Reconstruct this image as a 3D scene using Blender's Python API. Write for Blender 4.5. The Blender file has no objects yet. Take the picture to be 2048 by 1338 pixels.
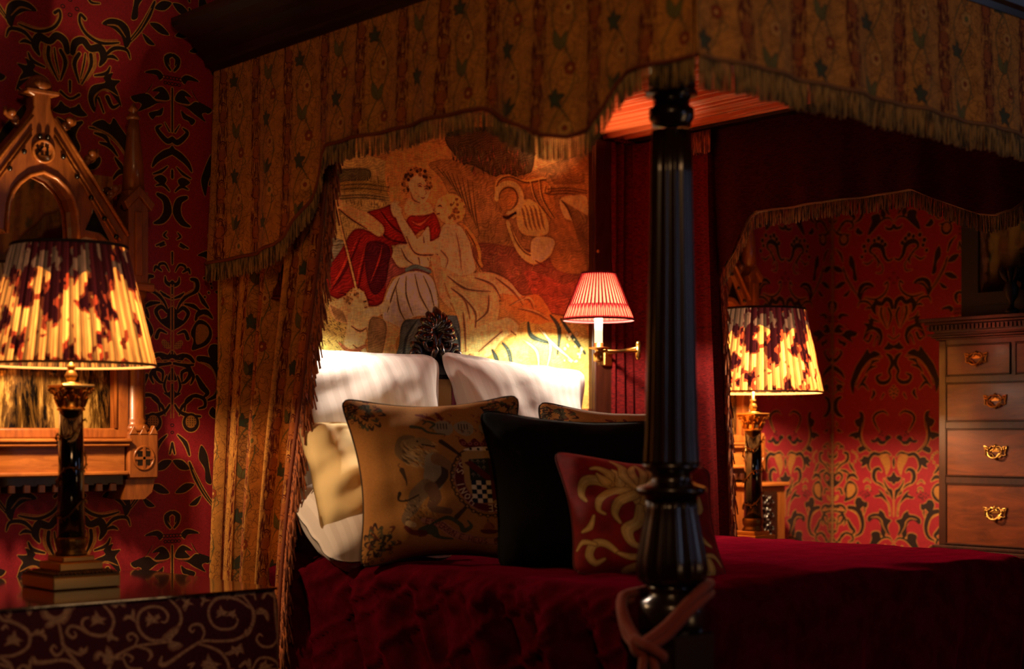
import bpy, bmesh, math, random
import numpy as np
from mathutils import Vector, Matrix, noise as mnoise
random.seed(7)
PI = math.pi
C = bpy.context.scene.collection

# ------------------------------------------------------------------ camera
F_PX, HOR, CX, CAM_H = 3051.0, 870.0, 1024.0, 1.15
YAW = math.radians(41.9)                      # to the right of +Y
FW = Vector((math.sin(YAW), math.cos(YAW), 0)); RT = Vector((math.cos(YAW), -math.sin(YAW), 0))
cam_d = bpy.data.cameras.new('camera'); cam = bpy.data.objects.new('camera', cam_d); C.objects.link(cam)
cam.location = (0, 0, CAM_H); cam.rotation_euler = (PI/2, 0, -YAW)
cam_d.sensor_width = 36; cam_d.lens = F_PX/2048*36
cam_d.shift_y = (HOR-669)/2048
cam_d.dof.use_dof = True; cam_d.dof.focus_distance = 4.95; cam_d.dof.aperture_fstop = 1.7
cam_d.clip_start = .05
bpy.context.scene.camera = cam

# ------------------------------------------------------------------ world, exposure
w = bpy.data.worlds.new('world'); bpy.context.scene.world = w; w.use_nodes = True
w.node_tree.nodes['Background'].inputs[0].default_value = (.02, .012, .008, 1)
w.node_tree.nodes['Background'].inputs[1].default_value = .2
vs = bpy.context.scene.view_settings
vs.view_transform = 'Standard'; vs.look = 'None'; vs.gamma = 1; vs.exposure = 0.0; vs.use_curve_mapping = False
bpy.context.scene.cycles.max_bounces = 7
bpy.context.scene.cycles.transmission_bounces = 5
bpy.context.scene.cycles.sample_clamp_indirect = 4
bpy.context.scene.cycles.use_denoising = True

def area_light(name, loc, target, sx, sy, power, col, spread=PI):
    l = bpy.data.lights.new(name, 'AREA'); l.shape = 'RECTANGLE'; l.size = sx; l.size_y = sy
    l.energy = power; l.color = col; l.spread = spread
    o = bpy.data.objects.new(name, l); C.objects.link(o); o.location = loc
    o.rotation_euler = (Vector(target)-Vector(loc)).to_track_quat('-Z', 'Y').to_euler()
    return o
def point_light(name, loc, power, col, rad=.03):
    l = bpy.data.lights.new(name, 'POINT'); l.energy = power; l.color = col; l.shadow_soft_size = rad
    o = bpy.data.objects.new(name, l); C.objects.link(o); o.location = loc
    return o
# daylight through the two curtained windows behind the camera
area_light('window_daylight', (5.6, .75, 1.75), (3.4, 2.6, 1.0), .5, 1.5, 1.4, (.55, .66, 1.0))
area_light('window_daylight', (3.9, -2.3, 1.9), (3.2, 2.4, 1.2), .7, 1.7, 7.0, (.6, .68, 1.0))
# added warm area light above and behind the camera, for unseen room lamps
area_light('overhead_warm_fill', (.6, .6, 2.75), (2.6, 3.2, 1.6), .5, .5, 12.0, (1.0, .52, .22))
area_light('low_warm_fill', (4.7, -2.2, .35), (2.4, 3.4, .8), 1.0, .6, 6.0, (1.0, .55, .24))  # added low warm light, brightens the lamp plinth and foot valance
WARM = (1.0, .52, .20); WARM2 = (1.0, .64, .33); WARM3 = (1.0, .81, .60)
# ------------------------------------------------------------------ painting flat prints with numpy
def cr(pts, n=6, closed=False):
    P = [tuple(p) for p in pts]
    if len(P) < 3 and not closed:
        (a, b), (c, d) = P[0], P[-1]
        return [(a+(c-a)*i/4, b+(d-b)*i/4) for i in range(5)]
    Q = [P[-1]]+P+[P[0], P[1]] if closed else [P[0]]+P+[P[-1]]
    out = []
    for i in range(1, len(Q)-2):
        p0, p1, p2, p3 = Q[i-1], Q[i], Q[i+1], Q[i+2]
        for k in range(n):
            t = k/n
            out.append(tuple(.5*((2*p1[j])+(-p0[j]+p2[j])*t+(2*p0[j]-5*p1[j]+4*p2[j]-p3[j])*t*t+(-p0[j]+3*p1[j]-3*p2[j]+p3[j])*t**3) for j in (0, 1)))
    if not closed: out.append(P[-1])
    return out
class Canvas:
    def __init__(s, W, H, col, xf=lambda x, y: (x, y), unit=1.0, wrap=0):
        s.W, s.H = W, H; s.a = np.zeros((H, W, 3), np.float32); s.a[:] = np.array(col)/255.
        s.xf = xf; s.unit = unit; s.wrap = wrap; s.pre = None
    def _map(s, pts):
        if s.pre: pts = [s.pre(*p) for p in pts]
        return [s.xf(*p) for p in pts]
    def _comp(s, x0, y0, cov, col, al):
        h, w_ = cov.shape
        r = s.a[y0:y0+h, x0:x0+w_]
        c = (cov*al)[..., None]
        r *= 1-c; r += c*np.array(col, np.float32)/255.
    def stroke(s, pts, w, col, al=1, sm=True, closed=False, grow=0):
        P = s._map(pts)
        P = np.array(cr(P, 5, closed) if sm else P, np.float32)
        if closed and sm: P = np.vstack([P, P[:1]])
        if np.isscalar(w): w = (w, w)
        ww = np.interp(np.linspace(0, 1, len(P)), np.linspace(0, 1, len(w)), w)*s.unit/2+grow*s.unit
        for dy in ((0,) if not s.wrap else (-s.wrap, 0, s.wrap)):
            Q = P+np.array([0, dy], np.float32); m = ww.max()+2
            x0 = int(max(0, Q[:, 0].min()-m)); x1 = int(min(s.W, Q[:, 0].max()+m+1))
            y0 = int(max(0, Q[:, 1].min()-m)); y1 = int(min(s.H, Q[:, 1].max()+m+1))
            if x1 <= x0 or y1 <= y0: continue
            cov = np.zeros((y1-y0, x1-x0), np.float32)
            for i in range(len(Q)-1):
                a, b = Q[i], Q[i+1]; ra, rb = ww[i], ww[i+1]; m = max(ra, rb)+1.5
                u0 = int(max(x0, min(a[0], b[0])-m)); u1 = int(min(x1, max(a[0], b[0])+m+1))
                v0 = int(max(y0, min(a[1], b[1])-m)); v1 = int(min(y1, max(a[1], b[1])+m+1))
                if u1 <= u0 or v1 <= v0: continue
                yy, xx = np.mgrid[v0:v1, u0:u1].astype(np.float32); xx += .5; yy += .5
                d = b-a; L = float(d@d)+1e-6
                t = np.clip(((xx-a[0])*d[0]+(yy-a[1])*d[1])/L, 0, 1)
                dist = np.hypot(xx-a[0]-t*d[0], yy-a[1]-t*d[1])
                c = np.clip(ra+(rb-ra)*t-dist+.5, 0, 1)
                sl = cov[v0-y0:v1-y0, u0-x0:u1-x0]; np.maximum(sl, c, out=sl)
            s._comp(x0, y0, cov, col, al)
    def poly(s, pts, col, al=1, sm=True, grow=0):
        P = s._map(pts); P = np.array(cr(P, 5, True) if sm else P, np.float32)
        if grow:
            c = P.mean(0); d = P-c; P = P+d/np.maximum(1e-3, np.hypot(d[:, 0], d[:, 1]))[:, None]*grow*s.unit
        for dy in ((0,) if not s.wrap else (-s.wrap, 0, s.wrap)):
            Q = P+np.array([0, dy], np.float32)
            x0 = int(max(0, Q[:, 0].min()-1)); x1 = int(min(s.W, Q[:, 0].max()+2))
            y0 = int(max(0, Q[:, 1].min()-1)); y1 = int(min(s.H, Q[:, 1].max()+2))
            if x1 <= x0 or y1 <= y0: continue
            cov = np.zeros((y1-y0, x1-x0), np.float32)
            for ox, oy in ((.25, .25), (.75, .25), (.25, .75), (.75, .75)):
                ins = np.zeros(cov.shape, bool)
                ys = np.arange(y0, y1, dtype=np.float32)+oy; xs = np.arange(x0, x1, dtype=np.float32)+ox
                for i in range(len(Q)):
                    a, b = Q[i-1], Q[i]
                    if a[1] == b[1]: continue
                    m = (ys > min(a[1], b[1])) & (ys <= max(a[1], b[1]))
                    if not m.any(): continue
                    xi = a[0]+(ys[m]-a[1])*(b[0]-a[0])/(b[1]-a[1])
                    ins[m] ^= xs[None, :] > xi[:, None]
                cov += ins*.25
            s._comp(x0, y0, cov, col, al)
    def dot(s, x, y, r, col, al=1): s.stroke([(x, y), (x+.01, y)], 2*r, col, al, sm=False)
    def ring(s, x, y, r, w, col, al=1):
        s.stroke([(x+r*math.cos(k*PI/5), y+r*math.sin(k*PI/5)) for k in range(11)], w, col, al, sm=False)
def vnoise(H, W, cell, seed, oct=1, wrap=True):
    rng = np.random.RandomState(seed); out = np.zeros((H, W), np.float32); amp = 1; tot = 0
    cy, cx = (cell if not np.isscalar(cell) else (cell, cell))
    for o in range(oct):
        gy, gx = max(2, int(H/cy)), max(2, int(W/cx)); g = rng.rand(gy, gx).astype(np.float32)
        y = np.arange(H)/H*gy; x = np.arange(W)/W*gx
        yi = y.astype(int); xi = x.astype(int); fy = (y-yi)[:, None]; fx = (x-xi)[None, :]
        fy = fy*fy*(3-2*fy); fx = fx*fx*(3-2*fx)
        a = g[yi % gy][:, xi % gx]; b = g[yi % gy][:, (xi+1) % gx]; c = g[(yi+1) % gy][:, xi % gx]; d = g[(yi+1) % gy][:, (xi+1) % gx]
        out += amp*((a*(1-fx)+b*fx)*(1-fy)+(c*(1-fx)+d*fx)*fy); tot += amp; amp *= .5; cy /= 2; cx /= 2
    return out/tot
def to_image(name, arr):
    H, W = arr.shape[:2]
    im = bpy.data.images.new(name, W, H, alpha=False)
    px = np.ones((H, W, 4), np.float32); px[..., :3] = np.clip(arr[::-1], 0, 1)
    im.pixels.foreach_set(px.ravel()); im.update(); im.pack()
    return im

# --- damask wallpaper: traced over one half repeat between mirror axes A (dx 0) and B (dx 122), 641 tall
def paint_damask():
    SX, SY = 3.6, 2.83; Hh = int(641*SY); Wd = int(122*SX)
    cv = Canvas(Wd, Hh, (158, 32, 46), lambda x, y: (x*SX, ((y-430) % 641)*SY if False else (y-430)*SY), SX, wrap=Hh)
    dark, gold, rim = (40, 22, 18), (200, 142, 66), (150, 92, 34)
    Aa = lambda x, y: ((x-1280)/4.46, 820+y/4.46)             # right wall, lower part
    Bb = lambda x, y: ((x-965)/3.344, 420+y/3.344)            # right wall, upper part
    Cc = lambda x, y: (122-abs(x-932)/2.676*.587, 611+(y/2.676-110)*.70)   # left wall, top, B axis
    Dd = lambda x, y: (122-abs(x-1035)/2.974*.587, 611+(450+y/2.974-110)*.70)
    S = []   # (map, kind, pts, width in that crop's pixels)
    def st(m, pts, w): S.append((m, 's', pts, w))
    def pl(m, pts, g=0): S.append((m, 'p', pts, g))
    # lower urn
    st(Aa, [(1305,405),(1345,378),(1400,398),(1452,390),(1490,430),(1502,495),(1482,545)], (8,20,28,30,12))
    pl(Aa, [(1500,430),(1540,415),(1560,440),(1580,455),(1555,475),(1560,510),(1520,490)])
    st(Aa, [(1280,425),(1280,465),(1280,510)], (8,26,8))
    pl(Aa, [(1280,550),(1305,590),(1345,600),(1320,640),(1300,640),(1280,665),(1250,640),(1250,600)])
    st(Aa, [(1385,548),(1410,525),(1446,548),(1452,605),(1425,648),(1385,668),(1352,705)], (10,24,34,34,22,14,6))
    st(Aa, [(1365,615),(1352,665),(1322,715),(1296,785)], (5,16,20,6))
    pl(Aa, [(1290,720),(1320,700),(1350,720),(1345,745),(1310,770),(1290,800)])
    pl(Aa, [(1345,800),(1370,750),(1410,715),(1400,750),(1450,770),(1435,785),(1390,780)])
    st(Aa, [(1375,780),(1325,840),(1312,940)], (12,12,6))
    st(Aa, [(1480,650),(1510,622),(1540,645)], (5,9,3)); st(Aa, [(1488,720),(1490,690),(1515,690),(1525,715)], (4,8,10,3))
    for a, b in ((1490,760),(1510,745),(1530,760),(1505,775),(1525,790),(1550,770)): S.append((Aa, 'o', (a, b), 7))
    pl(Aa, [(1530,830),(1560,820),(1590,840),(1600,800),(1620,830),(1605,880),(1575,900),(1545,870),(1520,880)])
    st(Aa, [(1530,900),(1540,940)], (12,4))
    pl(Aa, [(1300,985),(1345,962),(1365,920),(1400,895),(1412,925),(1455,930),(1500,955),(1508,990),(1492,1008),(1450,975),(1405,995),(1388,1050),(1392,1110),(1360,1140),(1345,1100),(1310,1120),(1330,1060),(1325,1020)])
    pl(Aa, [(1400,1100),(1440,1090),(1475,1110),(1470,1160),(1490,1210),(1505,1275),(1470,1250),(1430,1200),(1395,1160)])
    st(Aa, [(1290,1175),(1320,1140),(1380,1150),(1440,1210),(1490,1270)], (5,14,16,16,8))
    st(Aa, [(1283,1215),(1300,1240),(1340,1235),(1352,1210)], (26,24,18,6))
    # acanthus above the urn
    st(Aa, [(1480,372),(1545,310),(1575,220),(1560,130),(1545,60)], (10,26,34,36,14))
    pl(Aa, [(1560,120),(1540,60),(1550,20),(1580,10),(1575,60),(1620,90),(1610,130),(1590,150)])
    pl(Aa, [(1580,200),(1630,200),(1680,230),(1640,240),(1600,260)]); pl(Aa, [(1545,320),(1590,340),(1580,380),(1520,350)])
    st(Aa, [(1330,40),(1370,10),(1430,30),(1455,75),(1435,135),(1405,190)], (6,16,20,20,16,5))
    pl(Aa, [(1300,245),(1330,222),(1355,245),(1350,270),(1380,275),(1420,240),(1445,265),(1482,270),(1460,292),(1420,285),(1400,305),(1360,305),(1345,285)])
    for a, b in ((1385,195),(1400,215),(1375,225)): S.append((Aa, 'o', (a, b), 8))
    # upper scroll pair
    st(Bb, [(972,325),(1000,335),(1025,300),(1040,245),(1075,222),(1110,230),(1118,262),(1092,285)], (8,14,22,30,30,22,16,6))
    for a, b, r in ((1020,225,26),(1062,178,28),(1040,200,26),(1090,190,24),(1130,185,26),(1158,222,26),(1150,255,22),(1172,292,22)): S.append((Bb, 'd', (a, b), r))
    st(Bb, [(1090,290),(1062,335),(1070,370)], (14,14,4)); st(Bb, [(1058,330),(1035,375),(1045,412),(1080,410)], (5,9,9,3)); st(Bb, [(1100,320),(1135,345),(1165,330)], (8,12,4))
    for a, b in ((965,420),(938,456),(992,456),(965,488)): S.append((Bb, 'o', (a, b), 11))
    st(Bb, [(1022,492),(1005,478),(1003,515),(1030,562),(1085,588),(1155,572)], (12,10,10,12,12,5))
    pl(Bb, [(1090,500),(1120,470),(1165,470),(1195,500),(1200,560),(1180,590),(1165,540),(1130,510)])
    st(Bb, [(1195,560),(1235,500),(1275,420),(1300,350)], (10,16,18,8))
    pl(Bb, [(1205,450),(1215,380),(1225,310),(1250,270),(1260,330),(1235,380),(1230,440)])
    pl(Bb, [(1280,455),(1320,450),(1360,490),(1320,490)]); pl(Bb, [(1250,510),(1270,520),(1300,550),(1270,550)]); pl(Bb, [(1300,380),(1330,340),(1370,340),(1340,380)])
    # plumes
    st(Bb, [(975,655),(985,610),(1015,592),(1042,622),(1080,612),(1095,650),(1080,690)], (20,28,26,24,30,30,8))
    st(Bb, [(1000,655),(982,705),(1000,785)], (14,16,5)); st(Bb, [(1045,650),(1045,700),(1010,788)], (14,14,5)); st(Bb, [(1024,650),(1018,700),(1006,760)], (5,7,3))
    st(Bb, [(1095,650),(1135,602),(1185,598),(1200,635)], (8,14,12,4)); st(Bb, [(1100,650),(1130,640),(1150,650)], (6,14,4)); st(Bb, [(1060,740),(1105,722),(1120,690)], (6,14,5))
    st(Bb, [(965,785),(965,830)], (10,8)); st(Bb, [(920,838),(965,862),(1000,838)], (10,8,10))
    pl(Bb, [(965,905),(985,895),(1000,880),(1010,900),(1030,925),(1000,935),(965,922)])
    pl(Bb, [(1060,905),(1035,850),(1050,790),(1100,765),(1095,740),(1130,715),(1125,745),(1160,745),(1140,775),(1150,800),(1165,860),(1140,830),(1110,800),(1075,820)])
    st(Bb, [(1110,830),(1130,870),(1160,850)], (18,14,4)); st(Bb, [(1075,840),(1095,900)], (10,6))
    # big acanthus
    pl(Bb, [(1050,965),(1090,935),(1120,950),(1135,920),(1160,955),(1190,1000),(1215,1040),(1240,1110),(1250,1160),(1232,1225),(1220,1160),(1200,1100),(1160,1040),(1110,985)])
    st(Bb, [(1040,978),(1095,985),(1150,1030),(1195,1100),(1215,1170)], (5,12,12,12,5))
    for pp in ([(1060,1000),(1100,1010),(1120,1045)], [(1080,1040),(1120,1050),(1150,1090)], [(1130,1200),(1160,1160),(1190,1170)], [(1140,1100),(1160,1130),(1200,1190)]): st(Bb, pp, (6,18,5))
    st(Bb, [(1010,960),(985,985),(975,1030),(995,1075),(985,1115),(1010,1150),(1055,1150),(1075,1115),(1045,1095)], (10,26,26,18,14,22,22,18,8))
    for a, b in ((965,1178),(965,1205),(978,1195),(990,1212),(968,1228),(984,1235),(965,1252)): S.append((Bb, 'd', (a, b), 13))
    st(Bb, [(1100,1200),(1092,1225),(1112,1262)], (5,22,5)); st(Bb, [(1030,1230),(1045,1260)], (12,5))
    # B axis, from the left wall
    st(Cc, [(920,312),(900,285),(898,250),(925,232),(955,250),(950,282)], (10,16,22,18,12,6))
    for a in (885,905,922): S.append((Cc, 'o', (a, 355), 13)); S.append((Cc, 'o', (a+8, 385), 11))
    st(Cc, [(932,410),(932,640)], (9,9))
    pl(Cc, [(880,350),(850,325),(800,335),(780,350),(840,352),(860,375)]); pl(Cc, [(905,435),(870,410),(820,440),(860,440),(830,475),(880,480),(915,470)])
    pl(Cc, [(905,490),(850,500),(800,530),(740,560),(760,520),(720,500),(790,460),(840,490)]); pl(Cc, [(820,400),(790,450),(740,470),(700,490),(740,510)])
    pl(Cc, [(800,560),(850,540),(880,520),(870,560),(840,570),(820,590)])
    st(Cc, [(932,680),(905,695),(870,670),(845,635),(870,615)], (24,26,24,18,6)); st(Cc, [(915,640),(890,600)], (8,4))
    st(Cc, [(932,745),(890,765),(845,800),(820,840)], (30,34,26,8)); st(Cc, [(932,720),(920,735)], (8,8)); st(Cc, [(932,850),(932,885)], (12,14))
    st(Cc, [(905,830),(870,860),(825,880)], (5,14,6)); st(Cc, [(915,960),(880,930),(840,940)], (6,16,5)); pl(Cc, [(900,900),(870,880),(830,900),(850,920),(880,930)])
    st(Cc, [(850,985),(893,1010),(905,1070),(875,1120),(830,1140)], (16,34,44,32,8)); st(Cc, [(900,1180),(885,1200),(905,1215)], (5,12,4)); 
    st(Dd, [(1035,95),(1035,160)], (12,8)); st(Dd, [(1035,270),(1020,285),(995,270),(990,240)], (18,22,18,6)); st(Dd, [(950,200),(955,170),(990,165),(1015,205)], (6,14,12,5)); st(Dd, [(1035,305),(1035,335)], (16,12))
    st(Dd, [(1035,370),(985,350),(960,330)], (6,16,5)); st(Dd, [(935,60),(980,40)], (8,14)); st(Dd, [(960,60),(990,50)], (10,6))
    pl(Dd, [(1035,420),(1005,440),(1000,480),(960,500),(985,530),(1010,545),(1035,550)])
    st(Dd, [(935,600),(955,560),(1000,575)], (22,18,6)); st(Dd, [(1035,700),(1010,715),(960,700),(930,720)], (38,20,14,8))
    pl(Dd, [(1035,780),(1015,820),(1005,850),(1035,850)]); st(Dd, [(985,760),(935,770),(920,815),(950,860),(975,870)], (10,26,26,16,8))
    pl(Dd, [(1035,1000),(1020,960),(980,930),(1015,925),(1025,890),(1035,880)])
    st(Dd, [(990,1060),(970,1010),(910,960)], (5,18,12)); S.append((Dd, 'D', (915,1105), 62)); S.append((Dd, 'o', (1035,1122), 13)); S.append((Dd, 'o', (1035,1165), 11))
    st(Dd, [(1000,1180),(950,1230),(925,1300)], (6,24,10)); st(Dd, [(1035,1230),(1020,1290)], (14,10))
    Ee = lambda x, y: (122-(x-730)/4.46, 820+y/4.46)
    st(Ee, [(838,385),(868,395),(868,450),(815,490),(775,540),(752,600)], (16,26,26,20,14,6)); st(Ee, [(880,470),(905,520),(935,560)], (8,26,10)); st(Ee, [(800,545),(850,555),(890,585)], (8,24,8))
    for a, b in ((912,372),(935,385),(950,405),(955,430),(938,462),(915,492)): S.append((Ee, 'd', (a, b), 13))
    st(Ee, [(790,345),(820,325),(830,350)], (8,18,8)); st(Ee, [(862,640),(880,600),(925,588),(958,622)], (12,30,30,10))
    pl(Ee, [(850,680),(880,640),(920,650),(950,690),(955,740),(930,790),(880,820),(840,830),(850,770),(835,730)])
    pl(Ee, [(945,800),(985,790),(1010,830),(1045,830),(1040,880),(1000,870),(965,880),(945,850)]); st(Ee, [(1020,870),(1018,920)], (14,5))
    for a, b in ((985,750),(1005,735),(1030,725),(1050,745),(1060,770),(1035,775),(1075,730)): S.append((Ee, 'o', (a, b), 7))
    st(Ee, [(760,600),(790,570),(820,600),(800,650),(765,690)], (12,22,22,16,6)); st(Ee, [(740,870),(770,900),(800,870),(830,880),(850,905)], (26,20,20,24,18)); st(Ee, [(740,920),(800,930),(850,925)], (14,16,10))
    st(Ee, [(880,885),(935,900),(985,950),(1005,1035),(985,1110),(935,1145)], (30,48,44,34,26,10)); pl(Ee, [(930,900),(985,900),(1000,940),(960,950)])
    st(Ee, [(785,1030),(785,975),(825,960),(850,1000),(835,1045)], (8,18,20,20,8)); st(Ee, [(870,1000),(900,1060),(930,1100),(905,1130)], (20,36,26,8)); st(Ee, [(760,1000),(775,1060),(760,1110)], (8,16,6))
    st(Ee, [(800,1215),(810,1150),(860,1120),(910,1140),(915,1185),(880,1200)], (8,16,20,20,18,8)); pl(Ee, [(940,1230),(960,1190),(985,1220),(1010,1250),(970,1260)]); st(Ee, [(745,1180),(770,1220),(820,1245),(890,1250)], (10,18,22,10))
    k = {id(Ee): .9/4.46, id(Aa): .9/4.46*1.05, id(Bb): .9/3.344*1.05, id(Cc): .62/2.676, id(Dd): .62/2.974}
    def draw(col, grow):
        for m, kind, pts, w in S:
            f = k[id(m)]
            if kind == 's': cv.pre = m; cv.stroke(pts, tuple(x*f for x in w), col, grow=grow)
            elif kind == 'p': cv.pre = m; cv.poly(pts, col, grow=grow)
            elif kind in 'dD': cv.pre = None; a = m(*pts); cv.dot(a[0], a[1], w*f/ (1.6 if kind == 'd' else 1)*.8+grow, col)
            elif kind == 'o': cv.pre = None; a = m(*pts); cv.ring(a[0], a[1], w*f*.75, .9, dark)
    draw(gold, 1.2); draw(dark, 0)
    cv.pre = None
    g2 = (178, 118, 52)
    # gold bodies and veins
    cv.pre = Aa
    for sgn in (1,):
        cv.poly([(1335,575),(1308,500),(1318,425),(1360,392),(1400,405),(1392,450),(1360,520),(1345,578)], g2)
    cv.stroke([(1285,800),(1285,950)], 1.6, g2); cv.stroke([(1335,820),(1318,880),(1322,950)], 1.2, g2)
    cv.stroke([(1340,1100),(1372,1040),(1385,990),(1420,960),(1475,968)], (1,2,2.2,1.8,1), g2)
    cv.stroke([(1500,360),(1552,290),(1562,200),(1550,110)], (1,2,2,1), g2); cv.stroke([(1420,650),(1432,600),(1430,560)], (1,2,1), g2)
    cv.stroke([(1300,790),(1325,735),(1365,700),(1420,660)], (1,2,2,1), g2)
    for a in range(5):
        for b in range(3): cv.dot(1322+a*3+b*20, 420+a*33+(b-1)*8, .45, dark)
    cv.pre = Ee
    cv.poly([(865,690),(890,665),(930,680),(938,730),(905,780),(865,790)], g2); cv.stroke([(890,905),(940,925),(972,980),(985,1060),(965,1110)], (1,2.4,2.6,2,1), g2); cv.stroke([(875,625),(910,608),(940,625)], (1,2.4,1), g2)
    cv.stroke([(850,400),(850,450),(800,490)], (1,2,1), g2); cv.stroke([(745,900),(800,905),(845,915)], 1.4, g2); cv.stroke([(738,430),(738,860)], 1.8, g2); cv.stroke([(738,930),(738,1260)], 1.5, g2)
    cv.pre = Bb
    cv.stroke([(1092,270),(1072,262),(1060,290),(1075,305)], 1.5, g2); cv.stroke([(1060,975),(1120,1000),(1170,1060),(1215,1150)], (1,2.4,2.6,1), g2)
    cv.stroke([(1010,500),(1030,548),(1080,572),(1150,560)], 1.2, g2); cv.stroke([(1110,500),(1150,498),(1182,540)], (1,2.2,1), g2)
    cv.stroke([(1205,548),(1245,480),(1285,385)], 1.2, g2); cv.stroke([(1062,880),(1060,835),(1100,795),(1150,815)], (1,2,2,1), g2)
    cv.stroke([(1030,660),(1035,705),(1008,780)], 1.6, g2); cv.stroke([(1060,640),(1062,700),(1030,770)], (3,3,1), g2); cv.stroke([(990,650),(970,700),(990,770)], 1.3, g2)
    cv.pre = Dd
    cv.pre = None
    bx, by = Dd(998, 640); cv.stroke([(bx-3.5, by-3), (bx, by+1.5), (bx+3.5, by+4)], (6, 8, 4), g2)
    for i in range(14): cv.dot(bx-4+(i % 4)*2.6, by-3+(i//4)*3, .5, dark)
    bx, by = Dd(915, 1100); cv.dot(bx, by, 7, g2)
    for i in range(16): cv.dot(bx-5+(i % 4)*3, by-5+(i//4)*3.3, .6, dark)
    a = cv.a
    full = np.concatenate([a, a[:, ::-1]], 1)
    n = vnoise(full.shape[0], full.shape[1], 3, 5)[..., None]
    return full*(.88+.24*n)
# --- golden figured cotton of the hangings (stripes of red figures between bands of flowers), one tile .36 x .60 m
def paint_floral():
    W, H = 720, 1200
    base = (204, 140, 64)
    full = Canvas(W, H, base, unit=1, wrap=H)
    cv = full; rng = random.Random(3)
    ink, red, gr, gr2, tan, rust = (92, 50, 26), (92, 26, 16), (72, 84, 66), (116, 116, 66), (214, 158, 84), (150, 68, 34)
    for k in range(620):                      # background vermicelli
        x, y = rng.uniform(0, W), rng.uniform(0, H); a = rng.uniform(0, 6.3); pts = [(x, y)]
        for j in range(6):
            a += rng.uniform(-1.5, 1.5); x += 15*math.cos(a); y += 15*math.sin(a); pts.append((x, y))
        cv.stroke(pts, (2, 3.4, 2), ink, .6)
    def leaf(x, y, L, a, wd, col, out=ink, al=.9):
        ex, ey = x+L*math.cos(a), y+L*math.sin(a); nx, ny = -math.sin(a), math.cos(a)
        pts = [(x, y), (x+L*.3*math.cos(a)+nx*wd, y+L*.3*math.sin(a)+ny*wd), (x+L*.7*math.cos(a)+nx*wd*.8, y+L*.7*math.sin(a)+ny*wd*.8), (ex, ey),
               (x+L*.7*math.cos(a)-nx*wd*.8, y+L*.7*math.sin(a)-ny*wd*.8), (x+L*.3*math.cos(a)-nx*wd, y+L*.3*math.sin(a)-ny*wd)]
        cv.poly(pts, out, al, grow=3); cv.poly(pts, col, al); cv.stroke([(x, y), (ex, ey)], 2, out, .6)
    def flower(x, y, r, c1, c2):
        for k in range(6):
            a = k*PI/3+.3; cv.dot(x+r*.62*math.cos(a), y+r*.62*math.sin(a), r*.42+2.5, ink, .8)
        for k in range(6):
            a = k*PI/3+.3; cv.dot(x+r*.62*math.cos(a), y+r*.62*math.sin(a), r*.42, c1, .95)
        cv.dot(x, y, r*.34+2, ink, .8); cv.dot(x, y, r*.34, c2)
    def clover(x, y, r, a0):
        for k, s in ((0, 1), (1, .9), (2, .9), (3, .7), (4, .7)):
            a = a0+(0, 1.1, -1.1, 2.1, -2.1)[k]; leaf(x, y, r*s*1.3, a, r*.34*s, gr)
        cv.dot(x, y, r*.45, gr)
    for bx in (215, 575):                     # flower bands
        off = 0 if bx == 215 else 300
        for s in range(2):
            pts = [(bx+70*math.sin(j*PI/3+s*PI+.4), off+j*100-200) for j in range(0, 16)]
            cv.stroke(pts, (9, 9), ink, .6); cv.stroke(pts, (5, 5), gr2, .8)
        for j, yy in enumerate((40, 190, 330, 480, 620, 760, 900, 1050)):
            y = (yy+off) % H; x = bx+(-44, 30, -20, 46, -38, 25, 0, 40)[j]
            if j in (0, 4): clover(x, y, 46, -1.5+j*.3)
            elif j in (1, 5): flower(x, y, 36, tan, rust)
            elif j == 2: leaf(x, y+50, 100, -1.9, 20, gr2); leaf(x+10, y+55, 90, -1.2, 18, gr2)
            elif j == 3: flower(x, y, 30, rust, tan)
            elif j == 6: leaf(x-30, y+40, 95, -1.1, 17, gr); leaf(x-30, y+40, 95, -.5, 15, gr); leaf(x-30, y+45, 85, -1.75, 14, gr2)
            else: flower(x, y, 40, tan, gr2)
            cv.stroke([(x+30, y+30), (x+50, y+60), (x+20, y+84)], (3, 6, 2), gr, .8)
    for sx in (58, 418):                      # stripes of small figures
        off = 0 if sx == 58 else 210
        cv.stroke([(sx-52, -20), (sx-52, H+20)], 3, ink, .55, sm=False); cv.stroke([(sx+52, -20), (sx+52, H+20)], 3, ink, .55, sm=False)
        for k in range(260):
            side = rng.choice((-1, 1)); x = sx+side*rng.uniform(8, 50)*rng.choice((1, 1, .9)); y = rng.uniform(0, H); L = rng.uniform(20, 80)
            cv.stroke([(x, y), (x+rng.uniform(-5, 5), y+L/2), (x+rng.uniform(-6, 6), y+L)], (2, rng.uniform(4, 11), 2), red, .9)
        for j in range(5):
            y = (off+j*240+20) % H
            cv.dot(sx, y, 17, red, .8); cv.dot(sx, y+3, 12, (186, 112, 52)); cv.stroke([(sx-24, y-16), (sx, y-26), (sx+26, y-12)], (4, 10, 4), red)
            cv.poly([(sx-26, y+26), (sx+24, y+24), (sx+32, y+80), (sx+16, y+120), (sx-20, y+120), (sx-30, y+70)], (172, 92, 42), .9)
            cv.stroke([(sx-30, y+34), (sx-36, y+80), (sx-14, y+96)], (5, 9, 4), red, .9); cv.stroke([(sx+30, y+30), (sx+40, y+64), (sx+14, y+84)], (5, 9, 4), red, .9)
            for q in (-16, -4, 8, 18): cv.stroke([(sx+q, y+118), (sx+q+rng.uniform(-8, 8), y+150), (sx+q, y+186)], (3, 7, 3), red, .9)
            cv.stroke([(sx-20, y+100), (sx, y+94), (sx+20, y+102)], (3, 6, 3), red, .8)
    n = vnoise(H, W, 40, 4, 3)[..., None]; f = vnoise(H, W, (2, 3), 8)[..., None]
    return cv.a*(.80+.25*n+.16*f)

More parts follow.
